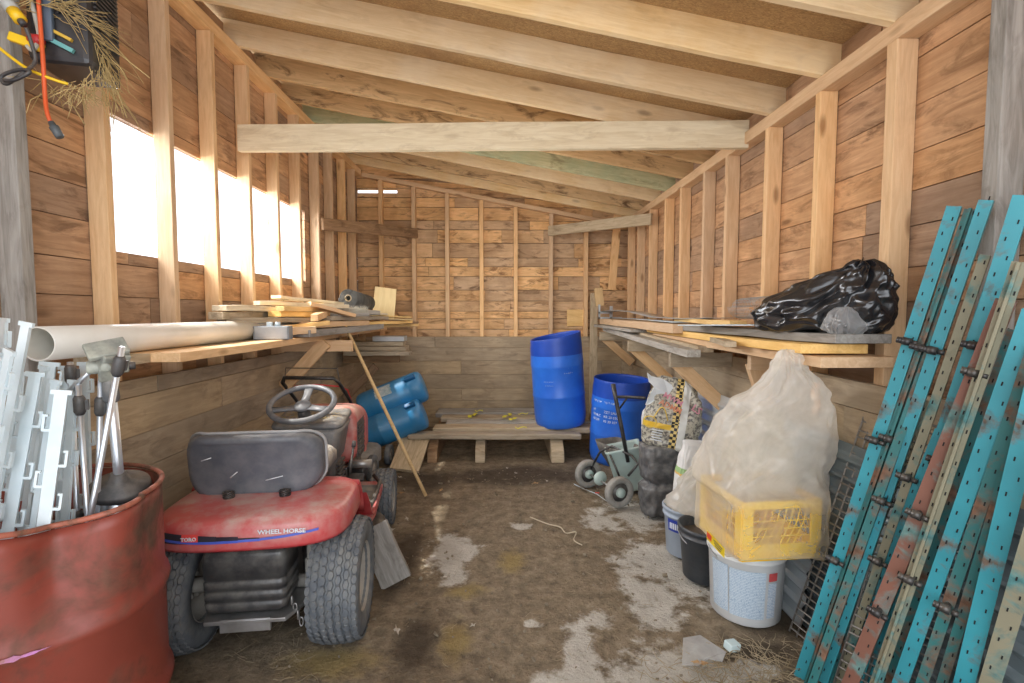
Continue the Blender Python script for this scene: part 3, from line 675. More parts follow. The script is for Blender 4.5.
MB().box((.02, -.118, .085), (.06, .012, .010), (0, .45, 0)).build('yellow_strip', surf('ochre_trim', (.7, .45, .06), rough=.4), e)
MB().box((-.085, -.12, .05), (.10, .02, .03), (0, .3, 0)).build('yellow_latch', M_YELLOW, e, bevel=.004)
MB().tube([(-.07, -.12, .062), (-.035, -.135, .055)], .017, 12).build('red_button', M_REDP, e)
def cord(name, pts, r, mat, label, cat='cord', n=8):
    P = [Vector(p) for p in pts]; out = []
    for i in range(len(P)-1):
        a, b_ = P[max(i-1, 0)], P[i]; c_, d_ = P[i+1], P[min(i+2, len(P)-1)]
        for k in range(6):
            u = k/6; out.append(.5*((2*b_)+(c_-a)*u+(2*a-5*b_+4*c_-d_)*u*u+(3*b_-a-3*c_+d_)*u**3))
    out.append(P[-1]); e = empty(name, P[0], label, cat); m = MB(); m.tube([p-P[0] for p in out], r, n); m.build('cable', mat, e); return e, P
e, P = cord('extension_cord', [aY(38, -6, 1.78), aY(40, 20, 1.78), aY(43, 60, 1.77), aY(45, 95, 1.77), aY(47, 112, 1.76), aY(51, 123, 1.76)], .0065, M_ORANGE, 'orange extension cord hanging from the black unit, grey plug at its end')
q0, q1 = aY(51, 122, 1.76)-P[0], aY(60, 137, 1.76)-P[0]
MB().tube([q0, q0.lerp(q1, .3), q0.lerp(q1, .35), q1], [.009, .011, .015, .013], 8).build('plug', surf('grey_rubber', (.12, .14, .15), rough=.5), e)
cord('electric_cord', [aY(-8, 42, 1.75), aY(12, 58, 1.75), aY(30, 70, 1.76), aY(55, 80, 1.78), aY(68, 84, 1.8)], .005, M_YELLOW, 'thin yellow cord slanting down to the black unit on the left')
e, P = cord('power_cable', [aY(26, 28, 1.74), aY(32, 45, 1.75), aY(35, 62, 1.76), aY(22, 74, 1.72), aY(6, 84, 1.72), aY(2, 76, 1.72), aY(18, 70, 1.72), aY(30, 72, 1.72), aY(14, 80, 1.71), aY(4, 80, 1.71)], .006, M_BLACK, 'black cable bunched beside the grey stud, hanging from a yellow plug')
q0, q1 = aY(24, 25, 1.74)-P[0], aY(2, -4, 1.74)-P[0]
MB().tube([q0, q0.lerp(q1, .15)], .011, 12).tube([q0.lerp(q1, .15), q0.lerp(q1, .5)], .019, 14, mi=1).tube([q0.lerp(q1, .5), q1], .021, 14, mi=2).build('plug', [M_BLACK, M_YELLOW, surf('grey_plug', (.5, .52, .5), rough=.4)], e)
cord('white_rope', [aY(30, -5, 1.8), aY(36, 20, 1.8), aY(39, 38, 1.79), aY(33, 50, 1.79), aY(27, 46, 1.79)], .007, surf('dirty_white_rope', (.6, .58, .5), rough=.8), 'short dirty white rope beside the orange cord')
e = empty('wire_insulator', aY(108, 71, 2.0), 'yellow and red plastic insulator at the right corner of the black unit', 'insulator')
MB().box((0, 0, 0), (.035, .03, .04), (.2, .4, 0)).build('insulator_body', M_YELLOW, e, bevel=.006)
MB().box((-.012, -.01, -.03), (.03, .02, .022), (.1, .3, 0)).build('insulator_clip', M_REDP, e, bevel=.004)
# hay wound round the unit
m = MB()
def straw(m, p, d, L, r=.0016, bend=.15):
    d = Vector(d).normalized(); s = d.orthogonal().normalized()*rnd(-bend, bend)*L
    m.tube([p, p+d*L*.5+s, p+d*L], [r, r, r*.6], 3, cap=False)
def arc(px): return px
loop = [aY(18, 8, 1.78), aY(35, 2, 1.8), aY(60, 5, 1.82), aY(80, 18, 1.85), aY(95, 38, 1.9), aY(104, 58, 1.93), aY(110, 75, 1.95), aY(113, 95, 1.95)]
for k in range(170):
    i = random.randrange(len(loop)-1); u = random.random(); p = loop[i].lerp(loop[i+1], u); d = (loop[i+1]-loop[i]).normalized()
    p = p+Vector((rnd(-.02, .02), rnd(-.05, .03), rnd(-.025, .025)))
    straw(m, p, d+Vector((rnd(-.5, .5), rnd(-.5, .5), rnd(-.6, .5))), rnd(.06, .18))
for k in range(60):
    p = aY(rnd(40, 95), rnd(78, 95), 1.85); straw(m, p, (rnd(-1, 1), rnd(-.5, .5), rnd(-1, .1)), rnd(.04, .12))
for px, py, px2, py2 in [(85, 20, 130, 62), (95, 40, 150, 78), (108, 70, 127, 118), (104, 60, 118, 112), (60, 90, 85, 125), (112, 60, 128, 80)]:
    a = aY(px, py, 1.9); b_ = aY(px2, py2, 1.95); m.tube([a, a.lerp(b_, .5)+Vector((0, 0, .01)), b_], .002, 4)
h = m.build('hay_nest', M_HAY); tag(h, 'dry hay tangled over the black unit in the top left corner', 'hay', kind='stuff')

# ================================================================== RIDING MOWER
MW = Matrix.Translation((-1.085, 2.245, 0)) @ Matrix.Rotation(R(5.5), 4, 'Z')
T = empty('riding_mower', (0, 0, 0), 'red riding lawn mower with a black seat, seen from behind beside the drum', 'lawn mower'); T.matrix_world = MW
def tyre(r, w, x, y, name, lugs, side):
    m = MB(); hw = w/2; rr = r*.55
    prof = [(rr, -hw*.75), (rr*1.12, -hw*.95), (r*.82, -hw), (r*.93, -hw*.93), (r*.985, -hw*.72), (r, -hw*.3), (r, hw*.3), (r*.985, hw*.72), (r*.93, hw*.93), (r*.82, hw), (rr*1.12, hw*.95), (rr, hw*.75), (rr*.98, 0), (rr, -hw*.75)]
    RY = Matrix.Rotation(PI/2, 4, 'Y')
    m.lathe(prof, 48, M=RY)
    nr = 7 if w > .17 else 5
    for k in range(lugs):
        for j in range(nr):
            u = (j-(nr-1)/2)/((nr-1)/2); a = 2*PI*(k+.5*(j % 2))/lugs
            xx = u*hw*.86; rad = r+.004-abs(u)**3*r*.045
            Mx = Matrix.Rotation(-a, 4, 'X') @ Matrix.Translation((xx, 0, rad)) @ Matrix.Rotation(u*.35, 4, 'Y')
            s = w/nr*.46; ll = 2*PI*r/lugs*.52
            m.add([(-s*.5, -ll, 0), (s*.5, -ll, 0), (s, 0, 0), (s*.5, ll, 0), (-s*.5, ll, 0), (-s, 0, 0), (-s*.4, -ll*.8, .007), (s*.4, -ll*.8, .007), (s*.8, 0, .007), (s*.4, ll*.8, .007), (-s*.4, ll*.8, .007), (-s*.8, 0, .007)],
                  [(6,7,8,9,10,11)]+[(i, (i+1) % 6, (i+1) % 6+6, i+6) for i in range(6)], M=Mx)
    e = m.build(name, M_RUB, T, Matrix.Translation((x, y, r+.006)))
    m = MB(); m.lathe([(0, side*.3*hw), (rr*.3, side*.3*hw), (rr*.35, side*.05*hw), (rr*.8, side*.0*hw), (rr*.9, side*.45*hw), (rr*1.02, side*.7*hw), (rr*1.05, side*.9*hw)], 32, M=RY)
    m.lathe([(rr*1.05, -side*.9*hw), (rr*1.02, -side*.7*hw), (rr*.9, -side*.3*hw), (rr*.5, -side*.2*hw), (0, -side*.2*hw)], 32, M=RY)
    m.build('wheel_rim', M_RIM, e, solid=.003)
    m = MB(); m.tube([(-side*.9*hw, 0, 0), (side*.5*hw, 0, 0)], rr*.22, 12)
    for k in range(5): a = 2*PI*k/5; m.tube([(-side*.45*hw, rr*.35*math.cos(a), rr*.35*math.sin(a)), (-side*.2*hw, rr*.35*math.cos(a), rr*.35*math.sin(a))], .012, 6)
    m.build('wheel_hub', M_RIM, e)
tyre(.262, .215, .345, 0, 'rear_tyre', 44, 1); tyre(.262, .215, -.345, 0, 'rear_tyre', 44, -1)
tyre(.185, .15, .36, 1.22, 'front_tyre', 34, 1); tyre(.185, .15, -.36, 1.22, 'front_tyre', 34, -1)
# rear fender shell
def fender_loop(z, inset, n=64, bulge=0):
    pts = []
    for k in range(n):
        a = 2*PI*k/n; c_, s_ = math.cos(a), math.sin(a)
        ex = .38 if s_ < 0 else .3
        x = .01+(.395-inset)*abs(c_)**ex*(1 if c_ > 0 else -1); yb = (.30-inset) if s_ < 0 else (.27-inset*.5)
        y = yb*abs(s_)**.5*(1 if s_ > 0 else -1)
        if s_ < 0: y += .05*(abs(x)/.42)**2.5
        pts.append((x, y-.0, z+.0))
    return pts
FZ = .552
m = MB(); m.loops([fender_loop(FZ+.03, .05), fender_loop(FZ, .02), fender_loop(FZ-.002, .005), fender_loop(FZ+.012, .0), fender_loop(FZ+.045, .002), fender_loop(FZ+.085, .006), fender_loop(FZ+.102, .016), fender_loop(FZ+.114, .04), fender_loop(FZ+.12, .10)])
# arches sloping down at the front of the fender
for s in (-1, 1):
    lo = []
    for k in range(7):
        u = k/6; a = u*R(80); cy, cz = .18+.14*math.sin(a), FZ-.06+.17*math.cos(a)-.05*u-.0
        lo.append([(s*.24, cy, cz+.012), (s*.385, cy, cz+.004), (s*.39, cy-.012, cz-.02), (s*.26, cy-.012, cz-.012)])
    m.loops(lo)
fd = m.build('rear_fender', M_RED, T)
def rear_pt(x, z):
    # point on the rear face of the shell at this x and height
    l = {0: (FZ+.012, .0), 1: (FZ+.045, .002), 2: (FZ+.085, .006), 3: (FZ+.102, .016)}
    ks = sorted(l.values()); ins = ks[0][1]
    for (z0, i0), (z1, i1) in zip(ks, ks[1:]):
        if z0 <= z <= z1: ins = i0+(i1-i0)*(z-z0)/(z1-z0)
    L = fender_loop(z, ins, 400); best = min((p for p in L if p[1] < 0), key=lambda p: abs(p[0]-x)); return Vector(best)
def strip(name, xs_, zf, w, mat, off):
    vs = []; fs = []; n = len(xs_)
    for i, x in enumerate(xs_):
        w_ = w(i/(n-1)) if callable(w) else w
        for s in (-1, 1):
            z = zf(i/(n-1))+s*w_/2; p = rear_pt(x, z); nx = x*.6; d = Vector((nx, -1, .35)).normalized(); vs.append(p+d*off)
    for i in range(n-1): fs.append((2*i, 2*i+2, 2*i+3, 2*i+1))
    return MB().add(vs, fs, smooth=True).build(name, mat, T)
xs_ = [-.36+i*.022 for i in range(20)]
strip('decal_band', xs_, lambda u: FZ+.055-.006*u, lambda u: .042*(1-u**1.6)+.003, surf('decal_black', (.05, .045, .06), rough=.35), .003)
strip('decal_stripe', [-.37+i*.026 for i in range(27)], lambda u: FZ+.052-.014*math.sin(u*3.6), .010, surf('decal_blue', (.09, .14, .62), rough=.35), .0045)
strip('decal_badge', [-.205+i*.01 for i in range(8)], lambda u: FZ+.058, .030, surf('decal_red', (.85, .10, .09), rough=.35), .006)
p = rear_pt(-.17, FZ+.05)
text_mesh('decal_word', 'TORO', .020, M_INK, T, Matrix.Translation((-.202, p.y-.0095, FZ+.051)) @ Matrix.Rotation(-.0, 4, 'Z') @ Matrix.Rotation(PI/2, 4, 'X'), bold=.0006)
p = rear_pt(.1, FZ+.06)
text_mesh('decal_word', 'WHEEL HORSE', .024, M_INK, T, Matrix.Translation((.085, p.y-.006, FZ+.066)) @ Matrix.Rotation(PI/2-.03, 4, 'X'), bold=.0005, sx=1.15)
# seat
def rrect(w, h, r_, n=6):
    pts = []
    for cx, cy, a0 in ((w/2-r_, h/2-r_, 0), (-w/2+r_, h/2-r_, 90), (-w/2+r_, -h/2+r_, 180), (w/2-r_, -h/2+r_, 270)):
        for k in range(n+1): a = R(a0+90*k/n); pts.append((cx+r_*math.cos(a), cy+r_*math.sin(a)))
    return pts
def back_loop(y, w, h, r_, wrap):
    return [(x, y+wrap*(abs(x)/.28)**2.2, z+.155) for x, z in rrect(w, h, r_)]
Mt = Matrix.Translation((-.06, -.02, .652)) @ Matrix.Diagonal((1.06, 1, .89, 1)) @ Matrix.Rotation(R(7), 4, 'X')
m = MB(); m.loops([back_loop(.012, .50, .26, .08, .10), back_loop(.0, .545, .305, .095, .11), back_loop(.012, .565, .325, .10, .12), back_loop(.035, .57, .33, .10, .125), back_loop(.05, .55, .31, .10, .125), back_loop(.06, .50, .26, .09, .11)])
sb = m.build('seat_back', surf('seat_vinyl', (.115, .125, .15), (.08, .09, .11), .42, scale=5, dust=(.5, .48, .44), dust_amt=.25), T, Mt)
M_VINY = surf('seat_piping_grey', (.42, .42, .42), (.3, .3, .3), .5)
MB().tube([Vector(p)+Vector((0, .01, 0)) for p in back_loop(.035, .575, .335, .10, .125)], .008, 8, closed=True).build('seat_piping', M_VINY, sb)
for a_, b_ in (((-.06, -.004, .13), (-.03, -.004, .16)), ((.08, -.004, .11), (.15, -.004, .13)), ((-.17, .003, .22), (-.13, .002, .235))): MB().tube([a_, b_], .0025, 4).build('scratch', M_INK, sb)
m = MB(); lo = []
for z, ins in ((.0, .03), (.015, .0), (.06, .0), (.085, .02), (.09, .06)): lo.append([(x-.05, y+.33, z+.68) for x, y in rrect(.54-ins*2, .42-ins*2, .09)])
m.loops(lo); m.build('seat_cushion', surf('seat_cushion_worn', (.15, .15, .16), (.10, .10, .11), .5, dust=(.62, .58, .5), dust_amt=.8), T)
for x in (-.11, .13):
    m = MB(); sp_ = []
    for k in range(61): a = k/60*2*PI*5; sp_.append((x-.03+.022*math.cos(a), -.02+.022*math.sin(a), .655+k/60*.045))
    m.tube(sp_, .004, 6).build('seat_spring', M_BLACKM, T)
m = MB(); m.box((-.03, .22, .70), (.34, .30, .02)).box((-.03, .22, .68), (.30, .24, .03)).build('seat_plate', M_BLACKM, T, bevel=.004)
# rear guard and drawbar
m = MB(); m.loops([[(x*k, y*k-.14+dy, z) for x, y in rrect(.33, .20, .03)] for z, k, dy in ((.262, .9, 0), (.27, .97, 0), (.30, 1, 0), (.302, .975, 0), (.315, .975, 0), (.317, 1, 0), (.345, 1, 0), (.347, .975, 0), (.36, .975, 0), (.362, 1, 0), (.39, 1, 0), (.392, .975, 0), (.405, .975, 0), (.407, 1, 0), (.50, 1, 0), (.52, .95, 0))])
m.build('engine_guard', surf('guard_black', (.03, .032, .036), (.02, .02, .024), .3, dust=(.4, .38, .33), dust_amt=.3), T)
m = MB(); m.prism([(-.16, -.24), (.16, -.24), (.24, -.06), (.24, .1), (-.2, .1), (-.2, -.1)], 'z', .215, .232).prism([(-.10, -.238), (.10, -.238), (.10, -.22), (-.10, -.22)], 'z', .18, .235)
for k in range(7): m.disc((-.14+k*.045, -.2415, .224), (0, -1, 0), .006, 8)
m.build('drawbar_plate', M_STEEL, T, bevel=.003)
m = MB(); m.tube([(-.3, 0, .262), (.3, 0, .262)], .03, 12).box((0, .02, .31), (.26, .2, .16)).box((.22, -.02, .34), (.05, .12, .12)).box((.22, -.06, .44), (.03, .05, .16)).box((-.21, -.02, .34), (.04, .12, .10))
m.build('transaxle', M_RIM, T, bevel=.01)
m = MB()
for k in range(4):
    c_ = Vector((.17+.012*k, -.18, .27-.032*k)); pl = []
    for j in range(10): a = 2*PI*j/10; pl.append(c_+Vector((.008*math.cos(a), 0, .02*math.sin(a))) if k % 2 else c_+Vector((0, .008*math.cos(a), .02*math.sin(a))))
    m.tube(pl, .0035, 5, closed=True)
m.build('hitch_chain', M_STEEL, T)
m = MB(); m.box((.0, .55, .42), (.34, .7, .06)).box((-.15, .7, .33), (.04, 1.1, .10)).box((.15, .7, .33), (.04, 1.1, .10)); m.build('frame', M_BLACKM, T, bevel=.006)
# foot boards
for s in (-1, 1):
    m = MB(); m.prism([(s*.17, .40), (s*.40, .40), (s*.41, .55), (s*.39, .98), (s*.33, 1.04), (s*.17, 1.04)], 'z', .33, .365)
    lo = []
    for y, z, r_ in ((.26, .57, 0), (.34, .50, 0), (.42, .40, 0), (.48, .365, 0)): lo.append([(s*.20, y, z), (s*.41, y, z), (s*.41, y+.03, z-.02), (s*.20, y+.03, z-.02)])
    m.loops(lo); fb = m.build('foot_board', M_RED, T, bevel=.008)
    MB().prism([(s*.20, .50), (s*.37, .50), (s*.37, .95), (s*.20, .95)], 'z', .366, .372).build('rubber_mat', M_GREYP, fb)
    m = MB(); m.tube([(s*.385, .48, .40), (s*.392, .6, .405), (s*.385, .9, .405), (s*.33, 1.02, .41)], .014, 8).build('foot_board_edge', M_BLACK, fb)
MB().box((.24, .9, .44), (.09, .06, .02), (.5, 0, 0)).build('pedal', M_BLACK, T, bevel=.005)
# mower deck
m = MB(); m.loops([[(x*k, y*k+.66, z) for x, y in rrect(.90, .50, .2)] for z, k in ((.10, 1), (.21, 1), (.235, .96), (.24, .85))], capb=False).box((0, .66, .26), (.2, .2, .06)).build('cutting_deck', M_BLACKM, T)
# dash tower
def tower(z, y0, y1, w): return [(x*w/.4, (y0+y1)/2+y*(y1-y0)/.2, z) for x, y in rrect(.4, .2, .04)]
m = MB(); m.loops([tower(.36, .62, .86, .30), tower(.6, .66, .90, .31), tower(.62, .65, .92, .34), tower(.78, .66, .98, .38), tower(.81, .67, 1.0, .40)])
m.loops([[(x*1.0, .83+y, .81+z_*1.0+(y+.17)*.10) for x, y in rrect(w_, d_, .05)] for z_, w_, d_ in ((.0, .40, .33), (.012, .41, .34), (.03, .40, .33), (.034, .36, .29))])
m.build('dash_console', M_GREYP, T)
m = MB()
for k in range(5): m.box((.165, .80, .46+k*.03), (.02, .16, .012))
m.build('dash_vent', M_BLACK, T)
MB().box((.12, .655, .68), (.05, .02, .03)).build('ignition_switch', M_BLACK, T, bevel=.004)
MB().box((-.10, .65, .70), (.04, .02, .05)).build('throttle_lever', M_BLACK, T, bevel=.004)
# steering wheel
SWc = Vector((-.02, .68, .965)); Ms = Matrix.Translation(SWc) @ Matrix.Rotation(R(24), 4, 'X')
m = MB(); m.tube([(.178*math.cos(2*PI*k/40), .178*math.sin(2*PI*k/40), 0) for k in range(40)], .017, 10, closed=True)
m.lathe([(0, -.03), (.045, -.03), (.05, -.02), (.045, -.005), (0, 0)], 20)
for a in (200, 340, 90):
    a = R(a); m.loops([[(math.cos(a)*r_-math.sin(a)*w_, math.sin(a)*r_+math.cos(a)*w_, z_) for w_, z_ in ((-ww, zz-.008), (ww, zz-.008), (ww, zz+.004), (-ww, zz+.004))] for r_, ww, zz in ((.03, .026, -.018), (.10, .020, -.012), (.175, .026, 0))])
sw = m.build('steering_wheel', surf('wheel_grey_plastic', (.15, .16, .18), (.10, .105, .115), .45, dust=(.45, .43, .4), dust_amt=.25), T, Ms)
MB().tube([SWc+Vector((0, 0, -.02)), SWc+Vector((0, .09, -.14))], [.03, .045], 14).build('steering_column', M_BLACK, T)
# straw and dirt lying on the dash top
m = MB()
for k in range(70): straw(m, Vector((rnd(-.16, .16), .83+rnd(-.12, .12), .86+rnd(0, .01))), (rnd(-1, 1), rnd(-1, 1), rnd(-.1, .25)), rnd(.02, .05), .0015)
o = m.build('chaff', M_HAY, T); o['kind'] = 'stuff'
# hood
def hl_(y, w, zt, zb): return [(x*w/.44, y, (zt+zb)/2+z*(zt-zb)/.4) for x, z in rrect(.44, .4, .10)]
m = MB(); m.loops([hl_(.965, .40, .84, .55), hl_(.97, .44, .875, .52), hl_(1.0, .455, .885, .50), hl_(1.2, .46, .87, .48), hl_(1.4, .45, .83, .45), hl_(1.52, .42, .78, .44), hl_(1.58, .34, .70, .46)])
hd_ = m.build('hood', surf('hood_red_dusty', (.55, .05, .045), (.42, .04, .04), .4, scale=3, dust=(.6, .42, .36), dust_amt=.85), T)
for s in (-1, 1):
    m = MB()
    for k in range(6): m.box((s*.231, 1.12+.0, .56+k*.035), (.012, .2, .016))
    m.box((s*.226, 1.12, .65), (.008, .24, .25)); m.build('side_grille', M_BLACK, hd_)
    MB().box((s*.230, 1.28, .635), (.008, .06, .25)).build('side_panel', M_RED, hd_, bevel=.002)
MB().box((0, 1.2, .40), (.34, .5, .18)).tube([(.18, 1.05, .45), (.28, 1.0, .45)], .035, 14).build('engine', M_BLACKM, T, bevel=.01)
MB().tube([(.19, .93, .52), (.33, .93, .52)], .026, 14).build('muffler', M_STEEL, T)
MB().tube([(-.33, 1.22, .19), (.33, 1.22, .19)], .018, 10).box((0, 1.22, .26), (.08, .06, .14)).build('front_axle', M_BLACKM, T)
m = MB(); m.tube([(.28, .50, .60), (.29, .56, .73)], .007, 6).tube([(.29, .56, .73), (.293, .575, .76)], .013, 8).build('lever', M_BLACK, T)

# grey plank leaning on the rear tyre
a = aZ(396, 583, .02); b_ = aY(373, 522, 2.75); b_.z = .30
board('weathered_plank', Vector((a.x, a.y, .02)), b_, .17, .035, W_GREY, 'short split grey plank propped beside the right rear tyre of the riding mower', 'board', up=(-.2, -1, .6), jit=.006)

# ================================================================== WALK-BEHIND MOWER BEHIND IT
e = empty('push_mower', (-1.42, 4.62, 0), 'walk-behind lawn mower with a black handle, half hidden behind the riding mower', 'lawn mower', rz=R(-4))
hA, hB = aY(286, 378, 3.85)-Vector((-1.42, 4.62, 0)), aY(345, 378, 3.85)-Vector((-1.42, 4.62, 0))
m = MB(); m.tube([(-.22, -.2, .32), hA+Vector((0, .25, -.22)), hA+Vector((0, .03, -.04)), hA+Vector((.03, 0, 0)), hB+Vector((-.03, 0, 0)), hB+Vector((0, .03, -.04)), hB+Vector((0, .25, -.22)), (.22, -.2, .32)], .014, 10)
m.build('handle_bar', M_BLACKM, e)
m = MB(); m.tube([hA+Vector((0, .06, -.08)), hA+Vector((.02, .05, .07)), hB+Vector((-.02, .05, .07)), hB+Vector((0, .06, -.08))], .004, 6).build('control_bail', M_BLACKM, e)
m = MB(); m.tube([hA+Vector((.06, .1, -.08)), (hA+hB)/2+Vector((0, .1, -.065)), hB+Vector((-.02, .1, -.08)), hB+Vector((0, .2, -.12)), (.2, -.15, .35)], .006, 6).build('red_cable', M_REDP, e)
m = MB(); m.loops([[(x*k, y*k, z) for x, y in rrect(.50, .56, .16)] for z, k in ((.09, 1), (.20, 1), (.225, .93), (.235, .7))], capb=False).build('deck', M_RIM, e)
m = MB(); m.loops([[(x*k, y*k, z) for x, y in rrect(.24, .24, .08)] for z, k in ((.22, .9), (.30, 1), (.38, 1), (.42, .8), (.43, .5))]).build('engine', M_BLACK, e)
for x in (-.29, .29):
    for y, r_ in ((-.24, .12), (.26, .1)):
        m = MB(); m.lathe([(r_*.55, -.022), (r_*.95, -.024), (r_, -.012), (r_, .012), (r_*.95, .024), (r_*.55, .022)], 28, M=Matrix.Rotation(PI/2, 4, 'Y'))
        w_ = m.build('wheel', M_RUB, e, Matrix.Translation((x, y, r_)))
        MB().lathe([(0, -.02), (r_*.2, -.022), (r_*.25, -.01), (r_*.5, -.012), (r_*.56, -.02), (r_*.56, .02), (r_*.5, .012), (r_*.25, .01), (r_*.2, .022), (0, .02)], 20, M=Matrix.Rotation(PI/2, 4, 'Y')).build('wheel_rim', M_RIM, w_)
# ================================================================== BACK: LUMBER STACK AND DRUMS
SK = .20; ZT = .30
x0b, x1b = -.98, 1.0
rows = [(5.02, .14, .055, -.95, .80, W_GTAN, 'front board of the low lumber stack, rounded and grey-brown'), (5.22, .20, .06, -.72, 1.02, W_GTAN, 'second board of the low lumber stack, under the blue drum'),
        (5.48, .16, .05, -.62, .98, W_GREY, 'third grey board of the low lumber stack'), (5.72, .20, .05, -.70, .98, W_GTAN, 'fourth board of the low lumber stack, behind the yellow straps'), (6.08, .30, .06, -.80, 1.0, W_GREY, 'rearmost wide board of the low lumber stack')]
for i, (y, w_, h_, a, b, mt, lb) in enumerate(rows):
    zz = .245 if i == 0 else ZT-.03
    board('stacked_board', P3(a, y, zz), P3(b, y+rnd(-.01, .01), zz), w_, h_, mt, lb, 'board', group='boards of the low stack by the back wall', jit=.006, bevel=.012)
for i, (px, w_, mt, lb) in enumerate([(480, .10, W_GTAN, 'middle skid under the low lumber stack'), (558, .13, W_GTAN, 'right skid under the low lumber stack'), (432, .10, W_OLD, 'left skid under the low lumber stack')]):
    f = aZ(px, 463, 0.0)
    m = MB(); L = 6.2-f.y; m.prism([(0, 0), (L, 0), (L, .215), (.18, .215), (.02, .11)], 'x', -w_/2, w_/2)
    o = m.build('support_skid', mt, None, Matrix.Translation((f.x, f.y, 0)), bevel=.008); tag(o, lb, 'beam', 'skids of the low lumber stack')
a = aZ(404, 471, .01); board('loose_board', Vector((a.x, a.y, .015)), P3(a.x+.05, 5.05, .24), .28, .035, W_GTAN, 'wide short board leaning on the left end of the low lumber stack', 'board', up=(0, -1, .6))
M_TAPE = surf('yellow_strap', (.85, .80, .06), (.7, .62, .05), .5)
for i, (px, py, dx, dy, wv) in enumerate([(473, 416, .03, .16, .02), (479, 412, .05, .02, .02), (507, 417, .02, .16, .03), (513, 420, .02, .08, .02), (521, 429, .06, .02, .03), (523, 415, .07, .02, .02)]):
    c_ = aZ(px, py, ZT+.006); m = MB(); vs = []; n = 9
    for k in range(n):
        u = k/(n-1)-.5; bx = u*dx*1.6+wv*math.sin(u*6); by = u*dy*1.5; z = .004+.02*abs(math.sin(u*7+i)); 
        nx, ny = (1, 0) if dy > dx else (0, 1)
        vs += [(bx-nx*.02, by-ny*.02, z), (bx+nx*.02, by+ny*.02, z)]
    m.add(vs, [(2*k, 2*k+1, 2*k+3, 2*k+2) for k in range(n-1)], smooth=True)
    o = m.build('yellow_strap', M_TAPE, None, Matrix.Translation(c_), solid=.002)
    tag(o, ['curled yellow strap scrap on the low lumber stack, leftmost', 'tiny yellow strap scrap beside the leftmost strap', 'long yellow strap scrap near the middle of the low lumber stack', 'short yellow strap scrap right of the long one', 'knotted yellow strap scrap nearest the camera on the stack', 'yellow strap scrap nearest the back wall left of the drum'][i], 'strap', 'yellow strap scraps on the lumber stack')

def drum(name, loc, rot, r, h, mat, mat2, label, band=.72, open_top=True, text=None, cutz=0):
    e = empty(name, loc, label, 'drum', rot=rot)
    pr_ = [(0, .0), (r*.86, 0), (r*.93, .015), (r*.985, .07), (r, .14), (r*1.0, h*.33), (r*1.015, h*.34), (r*1.015, h*.36), (r, h*.37), (r, h*.66), (r*1.015, h*.67), (r*1.015, h*.69), (r, h*band)]
    MB().lathe(pr_, 48, capb=False).build('drum_body', mat, e)
    pt = [(r, h*band), (r*.995, h*.88), (r*.97, h*.95), (r*.975, h-.01), (r*.965, h), (r*.94, h), (r*.93, h-.02), (r*.95, h*.9), (r*.96, h*.3), (0, .04)]
    cut_ = None
    if not open_top: pt = [(r, h*band), (r*.99, h*.9), (r*.93, h*.96), (r*.93, h), (r*.90, h), (r*.88, h-.03), (0, h-.03)]
    def slant(p, a, i): return p+Vector((0, 0, cutz*p.x/r if p.z > h*.9 else 0))
    MB().lathe(pt, 48, fn=slant).build('drum_top', mat2, e)
    if text:
        for (body, size, a, z) in text:
            x = 0
            t_ = text_mesh('drum_writing', body, size, M_INK, e, Matrix.Identity(4))
            for v_ in t_.data.vertices:       # wrap the writing round the drum
                aa = a+v_.co.x/r; v_.co = Vector((r*1.004*math.cos(aa)+v_.co.z*math.cos(aa), r*1.004*math.sin(aa)+v_.co.z*math.sin(aa), z+v_.co.y))
    return e
base = aZ(563, 428, ZT)
drum('plastic_drum', P3(base.x, 5.30, ZT+.0), (R(2), R(-4), 0), .275, .955, M_BLUE, M_BLUED, 'open bright blue plastic drum standing tilted on the low lumber stack', band=.80, cutz=.035,
     text=[('--- -- ------', .026, R(232), .50), ('-- --------', .026, R(234), .46), ('- - ---- -', .03, R(278), .58), ('-- --- -', .03, R(286), .63)])
drum('plastic_drum', P3(1.17, 4.98, 0), (R(3), R(2), 0), .285, .84, M_BLUE, M_BLUED, 'blue plastic drum with white writing standing on the ground behind the seed spreader', band=.8,
     text=[(b_, .034, R(a_), .62-.045*k) for k, (c1, c2) in enumerate([('MM-LLH', '20.7 HF'), ('HLLMA', '00 12 MAL'), ('HT', 'ZZT LMA'), ('FM HLC', 'KR 20 030'), ('HH LM', '03 20 107')]) for b_, a_ in ((c1, 193), (c2, 224))])
